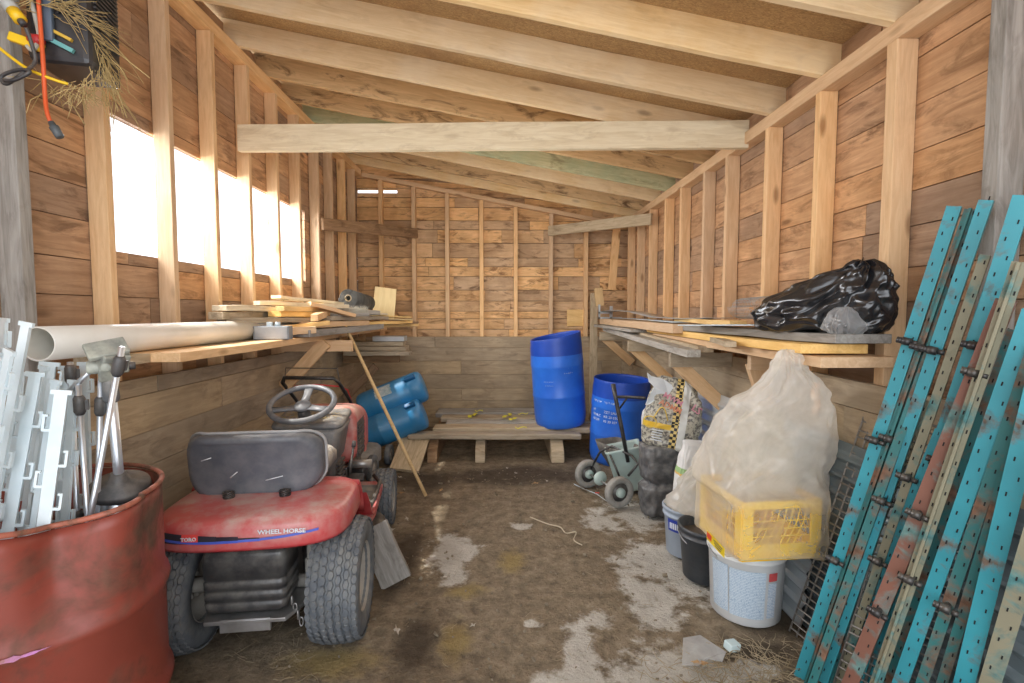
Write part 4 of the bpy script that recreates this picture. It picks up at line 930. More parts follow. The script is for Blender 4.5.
# two small teal-blue drums lying at the left end of the stack
def lying(c0, c1, r, label, patch):
    L = (Vector(c1)-Vector(c0)).length; e = empty('small_drum', c0, label, 'drum'); e.matrix_world = frame(c0, c1)
    RY = Matrix.Rotation(PI/2, 4, 'Y')
    MB().lathe([(0, 0), (r*.85, 0), (r*.95, .02), (r, .06), (r, L*.3), (r*1.02, L*.31), (r*1.02, L*.33), (r, L*.34), (r, L*.78), (r*.98, L*.8), (r, L*.82), (r, L-.05), (r*.95, L-.015), (r*.8, L), (0, L)], 40, M=RY).build('drum_body', M_TBLUE, e)
    MB().box((L*.86, -r*.62, r*.70), (.11, .05, .08), (R(40), 0, 0)).build('hand_hole', surf('deep_teal_blue', (.01, .12, .30), rough=.5), e, bevel=.01)
    if patch:
        m = MB(); vs = []; n = 7
        for k in range(n):
            a = R(22+k*7); 
            for x in (L*.30, L*.55): vs.append((x+.01*math.sin(k*3), -math.cos(a)*r*1.022, math.sin(a)*r*1.022))
        m.add(vs, [(2*k, 2*k+1, 2*k+3, 2*k+2) for k in range(n-1)], smooth=True); m.build('torn_label', surf('torn_paper_label', (.7, .72, .7), (.25, .4, .45), .7, scale=14), e)
    m = MB(); m.tube([(-.02, 0, 0), (0, 0, 0)], r*.25, 14).build('drum_cap', M_TBLUE, e)
    return e
lying(aY(363, 436, 5.0), aY(424, 412, 5.05), .168, 'lower of two teal-blue plastic drums lying by the left end of the low lumber stack', False)
lying(aY(362, 410, 5.10), aY(424, 385, 5.15), .165, 'upper of two teal-blue plastic drums, with a torn label, lying slanted on the lower one', True)

# ================================================================== SEED SPREADER
wa, wb = aZ(619, 507, 0), aZ(588, 487, 0)
wa.y += .0; rz_ = math.atan2((wa-wb).y, (wa-wb).x)
e = empty('seed_spreader', ((wa+wb)/2), 'black two-wheeled push spreader with an upright handle in front of the blue drum with writing', 'spreader', rz=rz_)
half = (wa-wb).length/2; RW = .118
M_WHL = surf('spreader_wheel_grey', (.34, .35, .33), (.22, .22, .21), .7, scale=20, dust=(.35, .3, .24), dust_amt=.6)
for s in (-1, 1):
    m = MB(); m.lathe([(RW*.62, -.022), (RW*.97, -.026), (RW, -.02), (RW, .02), (RW*.97, .026), (RW*.62, .022), (RW*.62, -.022)], 30, M=Matrix.Rotation(PI/2, 4, 'Y'))
    w_ = m.build('wheel', M_WHL, e, Matrix.Translation((s*half, 0, RW)))
    m = MB()
    for k in range(9): a = 2*PI*k/9; m.box((0, .5*RW*math.cos(a), .5*RW*math.sin(a)), (.03, .016, RW*.5), (a-PI/2+PI, 0, 0)) if False else m.tube([(0, RW*.2*math.cos(a), RW*.2*math.sin(a)), (0, RW*.68*math.cos(a), RW*.68*math.sin(a))], .010, 6)
    m.lathe([(0, -.02), (RW*.62, -.006), (RW*.62, .006), (0, .02)], 24, M=Matrix.Rotation(PI/2, 4, 'Y'))
    m.build('wheel_disc', M_BLACK, w_)
    MB().lathe([(0, -.038), (RW*.30, -.036), (RW*.32, -.02), (RW*.32, .02), (RW*.30, .036), (0, .038)], 20, M=Matrix.Rotation(PI/2, 4, 'Y')).build('hub_cap', M_GREENP, w_)
MB().tube([(-half, 0, RW), (half, 0, RW)], .008, 8).build('axle', M_STEEL, e)
MB().lathe([(0, -.02), (.05, -.02), (.06, 0), (.05, .02), (0, .02)], 20, M=Matrix.Rotation(PI/2, 4, 'Y')).build('gear_box', M_GREENP, e, Matrix.Translation((-.04, .0, RW+.02)))
IM = e.matrix_basis.inverted() if False else (Matrix.Translation((wa+wb)/2) @ Matrix.Rotation(rz_, 4, 'Z')).inverted()
def L_(px, py, Y): return IM @ aY(px, py, Y)
m = MB(); m.tube([L_(628, 462, 4.0), L_(622, 430, 4.02), L_(616, 400, 4.04), L_(613, 384, 4.05)], [.016, .017, .017, .02], 12); m.build('handle_post', M_BLACKM, e)
MB().tube([L_(617, 397, 4.04), L_(628, 397, 3.9), L_(645, 398, 3.75)], .012, 8).tube([L_(620, 408, 4.04), L_(627, 398, 3.95)], .008, 8).build('handle_grip', M_BLACKM, e)
m = MB(); m.tube([L_(590, 470, 4.2), L_(600, 452, 4.15), L_(612, 446, 4.1), L_(632, 456, 3.95), L_(638, 464, 3.9), L_(628, 476, 3.88)], .010, 8).tube([L_(607, 448, 4.1), L_(615, 466, 3.95), L_(620, 478, 3.9)], .009, 8)
m.build('frame', M_BLACKM, e)
hc = L_(618, 450, 4.25)
MB().loops([[(hc.x+x*k, hc.y+y*k, hc.z+z) for x, y in rrect(.40, .26, .05)] for z, k in ((-.16, .35), (-.02, .85), (.06, 1), (.06, .93), (-.02, .8), (-.14, .3))]).build('hopper', surf('hopper_dark_grey', (.13, .12, .11), (.08, .075, .07), .7, dust=(.3, .27, .22), dust_amt=.5), e)
g0 = aY(633, 470, 4.12)
e = empty('plastic_tub', (g0.x, g0.y, 0), 'pale grey-green plastic tub tipped on its side behind the seed spreader', 'tub', rot=(R(0), R(-14), R(-12)))
MB().loops([[(x*k, y*k, z) for x, y in rrect(.28, .25, .03)] for z, k in ((.02, .80), (.035, .84), (.36, 1), (.37, 1.06), (.385, 1.06), (.385, .98), (.36, .95), (.06, .78))]).build('tub_body', M_GREENP, e)

# ================================================================== RIGHT: BAGS, BINS, PAILS
def sack(name, M, levels, mat, label, cat, wr=.02, n=56, seed=1, fz=9, calm=None, parent=None, nz=40, sub=1, sharp=3.0, capt=True):
    """closed crumpled bag from stacked outlines: (z, cx, cy, rx, ry, squareness)"""
    levels = sorted(levels); loops = []
    for j in range(nz):
        u = j/(nz-1); z = levels[0][0]+(levels[-1][0]-levels[0][0])*u
        for (a, b) in zip(levels, levels[1:]):
            if a[0] <= z <= b[0]+1e-9: f = (z-a[0])/(b[0]-a[0]); break
        f = f*f*(3-2*f); q = [a[i]+(b[i]-a[i])*f for i in range(6)]; lo = []
        for k in range(n):
            t_ = 2*PI*k/n; c_, s_ = math.cos(t_), math.sin(t_); ex = q[5]
            x = q[3]*abs(c_)**ex*(1 if c_ > 0 else -1); y = q[4]*abs(s_)**ex*(1 if s_ > 0 else -1)
            p = Vector((math.cos(t_)*sharp, math.sin(t_)*sharp, z*fz+seed*10))
            d = 1-abs(noise.noise(p*1.0))*2.2; d2 = 1-abs(noise.noise(p*2.3+Vector((5, 0, seed))))*2.2
            w_ = wr*(d*.8+d2*.3-.7); w_ *= (.3 if (calm and z < calm) else 1); e_ = 1+w_/max(math.hypot(x, y), .04)
            lo.append((q[1]+x*e_, q[2]+y*e_, z+noise.noise(p*1.4)*wr*.5))
        loops.append(lo)
    o = MB().loops(loops, capt=capt).build(name, mat, parent, M, sub=sub)
    if label: tag(o, label, cat)
    return o
# crumpled black bin under the feed bag
sack('black_bin', Matrix.Translation((1.16, 3.62, 0)), [(.0, 0, 0, .10, .09, .8), (.02, 0, 0, .13, .12, .8), (.22, 0, 0, .145, .13, .8), (.25, .01, 0, .11, .10, .8), (.30, 0, 0, .14, .12, .7), (.5, .01, 0, .15, .12, .7), (.53, .0, 0, .14, .11, .7)], surf('dusty_black_plastic', (.07, .072, .08), (.04, .042, .046), .45, scale=8, dust=(.3, .29, .27), dust_amt=.6), 'crumpled black plastic bin bag on the ground holding up the printed feed bag', 'bin bag', wr=.022)
# feed bag
FB = Matrix.Translation((1.215, 3.60, .50)) @ Matrix.Rotation(R(8), 4, 'Y') @ Matrix.Rotation(R(-18), 4, 'Z')
t = NT('printed_feed_bag'); tc = t.n('ShaderNodeTexCoord'); sx = t.n('ShaderNodeSeparateXYZ'); t.l(tc.outputs['Object'], sx.inputs[0])
X, Z = sx.outputs[0], sx.outputs[2]
def band(v, a, b):
    return t.math('MULTIPLY', t.math('GREATER_THAN', v, a), t.math('LESS_THAN', v, b))
c = (.70, .70, .66)
nzz = t.noise(tc.outputs['Object'], 55, 3, .5)
base_ = t.mix(t.ramp(nzz, [(.40, 0.0), (.55, .9)]), (.14, .13, .12), (.55, .52, .42))
ck = t.n('ShaderNodeTexChecker'); ck.inputs['Scale'].default_value = 46; ck.inputs[1].default_value = (.02, .02, .02, 1); ck.inputs[2].default_value = (.78, .60, .22, 1); t.l(tc.outputs['Object'], ck.inputs[0])
c = t.mix(band(X, -.20, .01), (.72, .73, .70), base_)
c = t.mix(band(X, .0, .05), c, ck.outputs[0])
c = t.mix(band(X, .10, .20), c, base_)
c = t.mix(t.math('MULTIPLY', band(Z, .15, .19), band(X, -.2, .0)), c, (.8, .52, .06))
t.setb(Base_Color=c, Roughness=.35); t.bump(t.noise(tc.outputs['Object'], 18, 4), .5, .01)
fb = sack('feed_bag', FB, [(.0, 0, 0, .15, .07, .6), (.03, 0, 0, .19, .10, .6), (.2, 0, 0, .21, .11, .6), (.36, .0, 0, .19, .09, .6), (.46, -.01, 0, .15, .05, .6), (.52, -.02, 0, .12, .015, .7)], t.m, 'printed black, white and yellow feed bag with a torn top on the black bin bag', 'feed bag', wr=.03, seed=4)
e = fb
m = MB()
for k in range(2):
    pts_ = [(-.10, -.05, .40), (-.16, -.06, .46), (-.20, -.07, .49), (-.17, -.08, .44), (-.14, -.09, .36)]
m.add([(-.12, -.06, .36), (-.05, -.07, .40), (-.02, -.04, .46), (-.10, -.03, .50), (-.19, -.05, .51), (-.22, -.06, .53), (-.20, -.08, .47), (-.16, -.09, .44), (-.20, -.10, .30), (-.17, -.10, .31)], [(0,1,2,3,4,7), (4,5,6,7), (0,7,8,9)])
m.build('torn_flap', surf('white_woven_plastic', (.78, .82, .84), (.6, .66, .7), .4), e, solid=.004)
def bag_words(body, size, mat, x, y, z, tilt=0, nm='bag_print'):
    text_mesh(nm, body, size, mat, fb, Matrix.Translation((x, y, z)) @ Matrix.Rotation(PI/2, 4, 'X') @ Matrix.Rotation(tilt, 4, 'Z'), bold=.001)
M_PINK = surf('print_pink', (.75, .30, .38), rough=.5)
bag_words('MWM', .055, M_PINK, -.09, -.118, .385, -.35); bag_words('ADMM', .055, surf('print_orange', (.80, .30, .16), rough=.5), -.11, -.130, .33, -.3)
bag_words('LS', .07, M_PINK, .11, -.115, .33, -.5)
m = MB(); m.tube([(-.13+.10*u, -.136+.0*u, .22+.09*math.sin(u*PI)) for u in [k/12 for k in range(13)]], .008, 6, flat=.5).build('printed_loop', surf('print_yellow', (.85, .6, .08), rough=.5), fb)
m = MB(); m.tube([(-.15+.045*math.cos(a), -.126, .19+.04*math.sin(a)) for a in [2*PI*k/24 for k in range(24)]], .008, 6, closed=True, flat=.5).build('printed_ring', surf('print_yellow', (.85, .6, .08), rough=.5), fb)
for k in range(5): MB().box((-.09, -.130, .14-.018*k), (.08-.01*(k % 2), .003, .006)).build('printed_line', M_INK, fb)
# white paper bag
t = NT('white_paper_bag'); tc = t.n('ShaderNodeTexCoord'); sx = t.n('ShaderNodeSeparateXYZ'); t.l(tc.outputs['Object'], sx.inputs[0])
Zc = sx.outputs[2]; c = t.mix(t.math('LESS_THAN', Zc, .30), (.80, .80, .78), (.58, .42, .30)); c = t.mix(band(Zc, .44, .475), c, (.36, .55, .25)); c = t.mix(band(Zc, .425, .44), c, (.75, .5, .15))
t.setb(Base_Color=c, Roughness=.5); t.bump(t.noise(tc.outputs['Object'], 12, 4), .4, .01)
wbg = sack('paper_bag', Matrix.Translation((1.22, 3.22, .0)) @ Matrix.Rotation(R(5), 4, 'Y'), [(.0, 0, 0, .08, .06, .5), (.03, 0, 0, .10, .08, .5), (.40, 0, 0, .105, .08, .5), (.52, 0, 0, .10, .06, .5), (.62, .01, 0, .09, .03, .5), (.66, .0, 0, .09, .008, .6)], t.m, 'tall white paper bag with a green print and brown lower half beside the feed bag', 'bag', wr=.012, seed=9)
MB().box((.055, -.083, .50), (.04, .002, .05)).build('printed_panel', M_INKB, wbg)
for k in range(6): MB().box((-.01, -.088, .29-.03*k), (.11-.015*(k % 3), .002, .007)).build('printed_line', M_INK, wbg)
# small clear bag hanging between
sack('clear_bag', Matrix.Translation((1.06, 2.78, .36)), [(.0, .12, .0, .13, .10, .7), (.03, .08, 0, .2, .14, .7), (.14, .12, 0, .17, .13, .8), (.3, .17, .0, .12, .11, .9), (.42, .2, .0, .08, .08, 1), (.46, .2, 0, .04, .03, 1)], M_FILM, 'cloudy plastic bag slumped on the dark pail, left of the large bag', 'bag', wr=.035, seed=14)
def pail(name, loc, r0, r1, h, mat, label, rz=0, handle=True, lid=False, contents=None):
    e = empty(name, loc, label, 'bucket', rz=rz)
    pr_ = [(0, .0), (r0-.006, 0), (r0, .006), (r0+(r1-r0)*.8, h*.8), (r1+.006, h*.82), (r1+.006, h*.835), (r0+(r1-r0)*.86, h*.85), (r1, h*.92), (r1+.009, h*.93), (r1+.010, h-.006), (r1+.004, h), (r1-.004, h-.002), (r0-.006, .03), (0, .02)]
    MB().lathe(pr_, 48).build('bucket_body', mat, e)
    if handle:
        MB().tube([((r1+.012)*math.cos(a), (r1+.02)*math.sin(a)*.5-.02*0, h*.88-abs(math.sin(a))*.10*0-.09*math.sin(a)) for a in [PI*k/20 for k in range(21)]], .003, 6, M=Matrix.Rotation(PI, 4, 'Z')).build('wire_handle', M_STEEL, e)
    if contents: MB().lathe([(0, h*.8), (r1*.6, h*.82), (r1-.008, h*.8)], 24, fn=lambda p, a, i: p+Vector((0, 0, .02*noise.noise(p*30)))).build('contents', contents, e)
    return e
def wrap(e, body, size, mat, r, a, z, nm='label_text', taper=0, bold=0):
    t_ = text_mesh(nm, body, size, mat, e, Matrix.Identity(4), bold=bold)
    for v_ in t_.data.vertices:
        aa = a+v_.co.x/r; rr = r+.0015+v_.co.z+taper*v_.co.y; v_.co = Vector((rr*math.cos(aa), rr*math.sin(aa), z+v_.co.y))
def patch(e, nm, mat, rf, a0, a1, z0, z1, off=.001):
    n = 14; vs = []
    for k in range(n+1):
        a = a0+(a1-a0)*k/n
        for z in (z0, z1): r = rf(z)+off; vs.append((r*math.cos(a), r*math.sin(a), z))
    return MB().add(vs, [(2*k, 2*k+2, 2*k+3, 2*k+1) for k in range(n)], smooth=True).build(nm, mat, e)
M_BKT = surf('white_bucket_plastic', (.80, .82, .82), (.70, .73, .74), .35, scale=3, dust=(.55, .5, .42), dust_amt=.25)
c = P3((755-502)*2.42/499, 2.42, 0)
wbk = pail('white_bucket', c, .162, .180, .385, M_BKT, 'white plastic bucket with a blue printed label under the yellow crate')
rf = lambda z: .162+(.018)*z/.308
AC = math.atan2(-c.y, -c.x)      # bearing back to the camera
def lblmat(name, bg_, ink):
    t = NT(name); tc = t.n('ShaderNodeTexCoord'); sx = t.n('ShaderNodeSeparateXYZ'); t.l(tc.outputs['Object'], sx.inputs[0])
    z = t.math('FRACT', t.math('MULTIPLY', sx.outputs[2], 130)); line = t.math('LESS_THAN', z, .62)
    mp = t.n('ShaderNodeMapping'); mp.inputs['Scale'].default_value = (260, 260, 130); t.l(tc.outputs['Object'], mp.inputs[0])
    w = t.math('GREATER_THAN', t.noise(mp.outputs[0], 1, 2), .42); t.setb(Base_Color=t.mix(t.math('MULTIPLY', line, w), bg_, ink), Roughness=.45); return t.m
M_LBL = lblmat('label_fine_print', (.30, .42, .55), (.62, .70, .76)); M_LBL2 = lblmat('label_fine_print_pale', (.72, .76, .80), (.30, .42, .56))
patch(wbk, 'label_panel', M_LBL, rf, AC-1.0, AC-.45, .05, .285)
patch(wbk, 'label_panel', M_LBL, rf, AC-.41, AC+.52, .045, .28)
patch(wbk, 'label_panel', M_LBL2, rf, AC+.60, AC+.86, .05, .225)
patch(wbk, 'warning_square', surf('label_red', (.65, .10, .10), rough=.5), rf, AC+.60, AC+.86, .235, .275, .0015)
# blue-grey pail and black pail
c2 = P3(1.155, 3.03, 0)
bp = pail('grey_pail', c2, .12, .14, .30, surf('blue_grey_pail', (.42, .48, .56), (.34, .40, .48), .5, scale=4), 'small blue-grey pail with a dark blue lettered band, left of the black pail', handle=False)
AC2 = math.atan2(-c2.y, -c2.x); rf2 = lambda z: .12+.02*z/.24
patch(bp, 'blue_band', surf('band_blue', (.03, .06, .38), rough=.4), rf2, AC2-.9, AC2+.9, .16, .235)
wrap(bp, 'JE', .05, M_INK, rf2(.2), AC2+.12, .178, bold=.0015); wrap(bp, 'IIIIII', .05, M_INK, rf2(.2), AC2-.8, .178, bold=.0015)
c3 = P3(1.16, 2.74, 0)
pail('black_pail', c3, .125, .15, .30, surf('black_pail_plastic', (.025, .035, .05), (.018, .025, .035), .4, dust=(.3, .28, .25), dust_amt=.3), 'dark navy-black pail just left of the white bucket', contents=surf('pail_dirt', (.2, .16, .12), rough=.9))
# yellow crate in a plastic bag, on the white bucket
cx, cy = 1.235, 2.345
CZ = .388
e = empty('milk_crate', (cx, cy, CZ), 'yellow plastic milk crate standing on the white bucket inside a clear bag', 'crate', rz=R(5))
S, H = .375, .27
def crate_side(M):
    m = MB(); T_ = .012
    def b(x0, x1, z0, z1): m.box(((x0+x1)/2, 0, (z0+z1)/2), (x1-x0, T_, z1-z0), M=M)
    b(-S/2, S/2, 0, .075); b(-S/2, -S/2+.05, .075, H); b(S/2-.05, S/2, .075, H); b(-S/2+.05, S/2-.05, H-.035, H)
    for k in range(7):
        x = -S/2+.07+k*.032; m.tube([(x-.015, 0, .075), (x+.03, 0, .17), (x+.045, 0, H-.035)], .0035, 4, M=M)
    for z in (.11, .145, .18): m.box((0, 0, z), (S-.10, .006, .005), M=M)
    return m
for k in range(4):
    crate_side(Matrix.Rotation(PI/2*k, 4, 'Z') @ Matrix.Translation((0, -S/2, 0))).build('crate_side', M_YELLOW, e, bevel=.002)
m = MB(); m.box((0, 0, .006), (S, S, .012)); m.build('crate_floor', M_YELLOW, e)
# the big bag round it, silhouette taken level by level
lv = [(-.0, 0, 0, .20, .20, .3), (.006, 0, 0, .234, .234, .25), (.12, 0, 0, .234, .234, .25), (.25, 0, 0, .234, .234, .25)]
for (y, xl, xr, ry, cyo, sq) in [(480, 703, 829, .20, 0, .5), (450, 712, 834, .19, -.02, .75), (425, 722, 838, .17, -.07, .85), (405, 738, 838, .15, -.12, .9), (392, 758, 833, .12, -.16, .9), (380, 768, 824, .09, -.19, 1), (368, 776, 812, .05, -.22, 1), (358, 779, 808, .045, -.235, 1), (350, 783, 799, .015, -.24, 1)]:
    Y_ = cy+cyo; a_, b_ = (xl-502)*Y_/499, (xr-502)*Y_/499
    lv.append((1.5-(y-312)*Y_/499-CZ, (a_+b_)/2-cx, cyo, (b_-a_)/2, ry, sq))
o = sack('plastic_bag', Matrix.Translation((cx, cy, CZ)), lv, M_FILMB, 'large cloudy clear plastic bag, tied at the top, around the yellow crate', 'bag', wr=.040, calm=.28, seed=21, n=96, nz=80, sharp=1.7, fz=4.5)
o2 = sack('bag_contents', Matrix.Translation((0, 0, 0)), [(.20, .0, 0, .13, .13, .8), (.34, -.0, .0, .16, .15, .9), (.48, -.02, -.02, .15, .13, .9), (.60, -.02, -.05, .10, .09, 1), (.68, .0, -.08, .04, .04, 1)], plastic_film('inner_film', (.80, .75, .64), .42), None, None, wr=.05, seed=31, parent=o, fz=5)
lb_ = MB().box((0, 0, 0), (.19, .002, .042)).build('warning_label', surf('sticker_yellow', (.95, .72, .02), rough=.4), o, Matrix.Translation((-.243, -.10, .035)) @ Matrix.Rotation(-PI/2, 4, 'Z'))
MB().box((-.065, -.0015, .004), (.05, .002, .026)).build('red_sticker', surf('sticker_red', (.85, .08, .04), rough=.4), lb_)
for k in range(3): MB().box((.03, -.0015, .011-.010*k), (.09-.015*k, .002, .004)).build('sticker_line', M_BLACK, lb_)
q = aY(816, 395, 2.10)-Vector((cx, cy, CZ)); mm = MB(); vs = []
for k in range(7):
    for s_ in (-1, 1): vs.append(q+Vector((s_*(.012+.006*(k % 2))+.006*math.sin(k*2), .01*abs(s_)*math.sin(k), .05-.022*k)))
mm.add(vs, [(2*k, 2*k+1, 2*k+3, 2*k+2) for k in range(6)], smooth=True)
mm.build('orange_leaf_print', surf('orange_print', (.78, .42, .20), (.85, .7, .55), .6, scale=60), o, solid=.002)

# ================================================================== RIGHT SHELF
XS = 1.25
def rb(p0, p1, w_, h_, mt, lb, **k): return board('shelf_plank', P3(*p0), P3(*p1), w_, h_, mt, lb, 'plank', group='planks on the right wall shelf', **k)
for i, (y, xe, z, lb) in enumerate([(2.75, 1.38, 1.275, 'short one nearest the camera'), (3.36, 1.14, 1.225, 'with the wide pale arm end'), (4.45, 1.13, 1.245, 'in the middle of the shelf'), (5.75, 1.13, 1.27, 'farthest back')]):
    e = empty('shelf_bracket', (AR-.03, y, 0), 'triangular lumber bracket of the right shelf, %s' % lb, 'bracket', group='brackets of the right shelf')
    plank_mb(AR-.03-xe, .042, .095, .001).build('bracket_arm', W_GTAN if i else W_STUD, e, Matrix.Translation((-(AR-.03-xe), 0, z-.05)), .002)
    plank_mb(.46, .04, .09, .001).build('bracket_brace', W_STUD, e, frame((-(AR-.03-xe)+.05, .045, z-.06), (-.02, .045, z-.38)), .002)
rb((1.43, 1.97, 1.298), (1.43, 4.2, 1.298), .30, .044, W_STUD, 'bottom plank of the near right shelf, square pale end facing out')
rb((1.38, 2.04, 1.345), (1.42, 4.4, 1.345), .28, .04, W_YEL, 'orange plank second from the bottom at the near end of the right shelf')
rb((1.46, 1.98, 1.39), (1.36, 3.9, 1.39), .24, .038, W_GREY, 'grey weathered plank under the black rubbish bag')
rb((1.30, 3.46, 1.385), (1.33, 6.2, 1.385), .22, .065, W_STUD, 'thick orange plank running to the back wall on the right shelf')
rb((1.47, 4.25, 1.385), (1.47, 6.2, 1.385), .10, .06, W_YEL, 'yellow plank against the wall at the back of the right shelf')
rb((1.17, 3.02, 1.245), (1.24, 5.9, 1.30), .09, .045, W_GREY, 'long grey weathered board slanting along the front of the right shelf')
rb((1.28, 3.10, 1.265), (1.30, 5.6, 1.325), .10, .04, W_GTAN, 'tan weathered board beside the slanting grey one on the right shelf')
rb((1.24, 4.45, 1.33), (1.22, 6.1, 1.335), .18, .03, W_GREY, 'grey board under the thick orange plank at the back of the right shelf')
rb((1.36, 3.3, 1.335), (1.18, 2.55, 1.335), .06, .03, W_GTAN, 'short stub of wood sticking out of the right shelf near the middle')
rb((1.36, 2.85, 1.435), (1.40, 3.9, 1.44), .10, .03, W_YEL, 'narrow fresh plank lying behind the white lattice')
board('nailed_board', P3(aY(612, 290, 6.42).x, 6.44, aY(612, 290, 6.42).z), aY(619, 200, 6.44), .10, .022, W_STUD, 'board nailed slanting in the upper back right corner', 'board', up=(0, 1, 0))
board('nailed_board', aY(567, 318, 6.575), aY(585, 318, 6.575), .22, .018, W_YEL, 'square fresh board patch on the back wall above the tilted blue drum', 'board', up=(0, 1, 0))
# metal strips, lattice
def ribbon(name, pts, w_, mat, label, cat, th=.003):
    P = [Vector(p) for p in pts]; vs = []
    for p, wd in zip(P, [w_]*len(P)): vs += [p+Vector((-wd/2, 0, 0)), p+Vector((wd/2, 0, 0))]
    o = MB().add([v_-P[0] for v_ in vs], [(2*k, 2*k+1, 2*k+3, 2*k+2) for k in range(len(P)-1)], smooth=True).build(name, mat, None, Matrix.Translation(P[0]), solid=th); tag(o, label, cat, 'metal strips on the right shelf'); return o
ribbon('metal_strip', [(1.25, 6.1, 1.50), (1.28, 5.5, 1.52), (1.33, 4.9, 1.50), (1.36, 4.3, 1.455), (1.38, 3.7, 1.45), (1.42, 3.2, 1.462)], .16, M_GALV, 'wavy galvanised metal strip along the back of the right shelf', 'metal strip')
ribbon('metal_strip', [(1.35, 5.9, 1.43), (1.34, 5.0, 1.432), (1.30, 4.2, 1.43), (1.26, 3.5, 1.427)], .12, M_WHITE, 'thin white strip lying on the thick orange plank', 'metal strip')
e = empty('metal_rack', (1.3, 6.0, 1.42), 'small grey metal frame upright at the far end of the right shelf', 'frame')
MB().box2((-.14, -.02, 0), (.14, .02, .02)).box2((-.14, -.02, .0), (-.12, .02, .17)).box2((.0, -.02, 0), (.03, .02, .15)).box2((-.14, -.02, .06), (.02, .02, .08)).build('frame_bars', M_GALV, e)
m = MB(); lx, ly = .28, .75
for k in range(9): x = -lx/2+lx*k/8; m.box((x, 0, 0), (.014, ly, .004))
for k in range(16): y = -ly/2+ly*k/15; m.box((0, y, .003), (lx, .014, .004))
o = m.build('lattice_panel', M_WHITE, None, Matrix.Translation((1.34, 2.82, 1.425)) @ Matrix.Rotation(R(12), 4, 'Z') @ Matrix.Rotation(R(-1.5), 4, 'X')); tag(o, 'white plastic lattice panel sticking out from under the black rubbish bag', 'lattice')
# roll of chicken wire
m = MB(); 
for k in range(15):
    pl = [(k*.03, (.06+.002*j)*math.cos(j*.45), (.05+.002*j)*math.sin(j*.45)) for j in range(15)]; m.tube(pl, .0013, 3, closed=True)
for j in range(14): a = 2*PI*j/14; m.tube([(k*.03, .066*math.cos(a+.2*(k % 2)), .056*math.sin(a+.2*(k % 2))) for k in range(15)], .0013, 3)
o = m.build('wire_mesh_roll', M_GALV, None, Matrix.Translation((1.46, 2.75, 1.53)) @ Matrix.Rotation(R(80), 4, 'Z')); tag(o, 'roll of grey wire mesh behind the black rubbish bag', 'wire mesh')
# black rubbish bag
def bagz(y): return 1.5-(y-312)*2.25/499
lv = []
for (y, xl, xr, ry, sq) in [(338, 778, 884, .10, .7), (332, 768, 892, .135, .7), (318, 768, 897, .14, .8), (305, 780, 898, .13, .8), (292, 803, 899, .11, .9), (280, 832, 895, .08, .9), (271, 858, 890, .05, 1), (265, 866, 882, .03, 1)]:
    u0, u1 = (xl-831)/132*.60, (xr-831)/132*.60; lv.append((1.5-(y-312)*2.08/499-1.413, (u0+u1)/2, 0.0, (u1-u0)/2, ry, sq))
zmin = min(l[0] for l in lv); lv = [(l[0]-zmin, *l[1:]) for l in lv]
sack('rubbish_bag', Matrix.Translation((1.415, 2.23, 1.412)) @ Matrix.Rotation(R(-64), 4, 'Z'), lv, M_BAGB, 'shiny black rubbish bag lying on the right shelf against the studs', 'rubbish bag', wr=.055, seed=41, n=80, nz=44, sharp=3.2)
sack('clear_bag', Matrix.Translation((1.405, 2.02, 1.410)), [(.0, 0, 0, .06, .05, .8), (.03, 0, 0, .08, .07, .8), (.08, 0, 0, .06, .05, .9), (.11, 0, 0, .03, .03, 1)], M_FILM2, 'small crumpled clear plastic bag beside the near end of the black rubbish bag', 'bag', wr=.03, seed=45, n=48, nz=20)

# ================================================================== RIGHT WALL: CORRUGATED SHEETS, WIRE PANELS, TEAL BARS
def corr(name, p0, p1, xb, xt, h, label, mt=None):
    """sheet on its long edge, leaning against the wall; ribs run lengthwise"""
    (y0, z0), (y1, z1) = p0, p1; vs = []; n = 90
    for k in range(n+1):
        u = k/n; ph = (u*11) % 1; off = .016*(1 if ph < .28 else 0) if True else 0
        q = (ph-.0); off = .018*max(0, 1-abs(q-.2)/.2)**.4 if q < .4 else 0
        for y in (y0, y1): vs.append((xb+(xt-xb)*u-off, y-0, u*h))
    o = MB().add(vs, [(2*k, 2*k+1, 2*k+3, 2*k+2) for k in range(n)]).build(name, mt or M_GALV, None, None, solid=.0015); tag(o, label, 'metal sheet', 'corrugated sheets along the right wall'); return o
corr('corrugated_sheet', (4.35, 0), (2.25, 0), 1.42, 1.51, .93, 'pale corrugated metal sheet standing behind the bags along the right wall')
corr('corrugated_sheet', (2.9, 0), (.7, 0), 1.45, 1.535, .92, 'corrugated metal sheet coloured as shaded, standing behind the teal bars along the right wall', surf('galvanised_shade_tone', (.20, .25, .27), (.12, .15, .17), .45, .4, scale=3))  # galvanised sheet coloured dark to carry the shade behind the bars
def wire_panel(p0, p1, w_, label, side, rungs):
    L = (p1-p0).length; e = empty('wire_rack', p0, label, 'wire panel', group='narrow wire panels leaning on the right wall'); e.matrix_world = frame(p0, p1, side)
    m = MB()
    for y in (-w_/2, -w_/6, w_/6, w_/2): m.tube([(0, y, 0), (L, y, 0)], .0045, 6)
    for k in range(rungs): x = L*(k+.3)/rungs; m.tube([(x, -w_/2, .004), (x, w_/2, .004)], .004, 6); m.tube([(x+.03, -w_/2, .004), (x+.03, w_/2, .004)], .004, 6)
    m.build('wire_grid', surf('wire_panel_grey', (.34, .33, .30), (.22, .2, .18), .5, .4), e); return e
wire_panel(aZ(800, 640, .02), aY(885, 398, 2.05), .11, 'narrow grey wire grid panel leaning just right of the white bucket', (-1, -.4, .2), 16)
wire_panel(aY(852, 700, 1.80), aX(938, 420, 1.54), .13, 'grey wire rack behind the middle of the teal bars', (-.7, -.7, .1), 15)
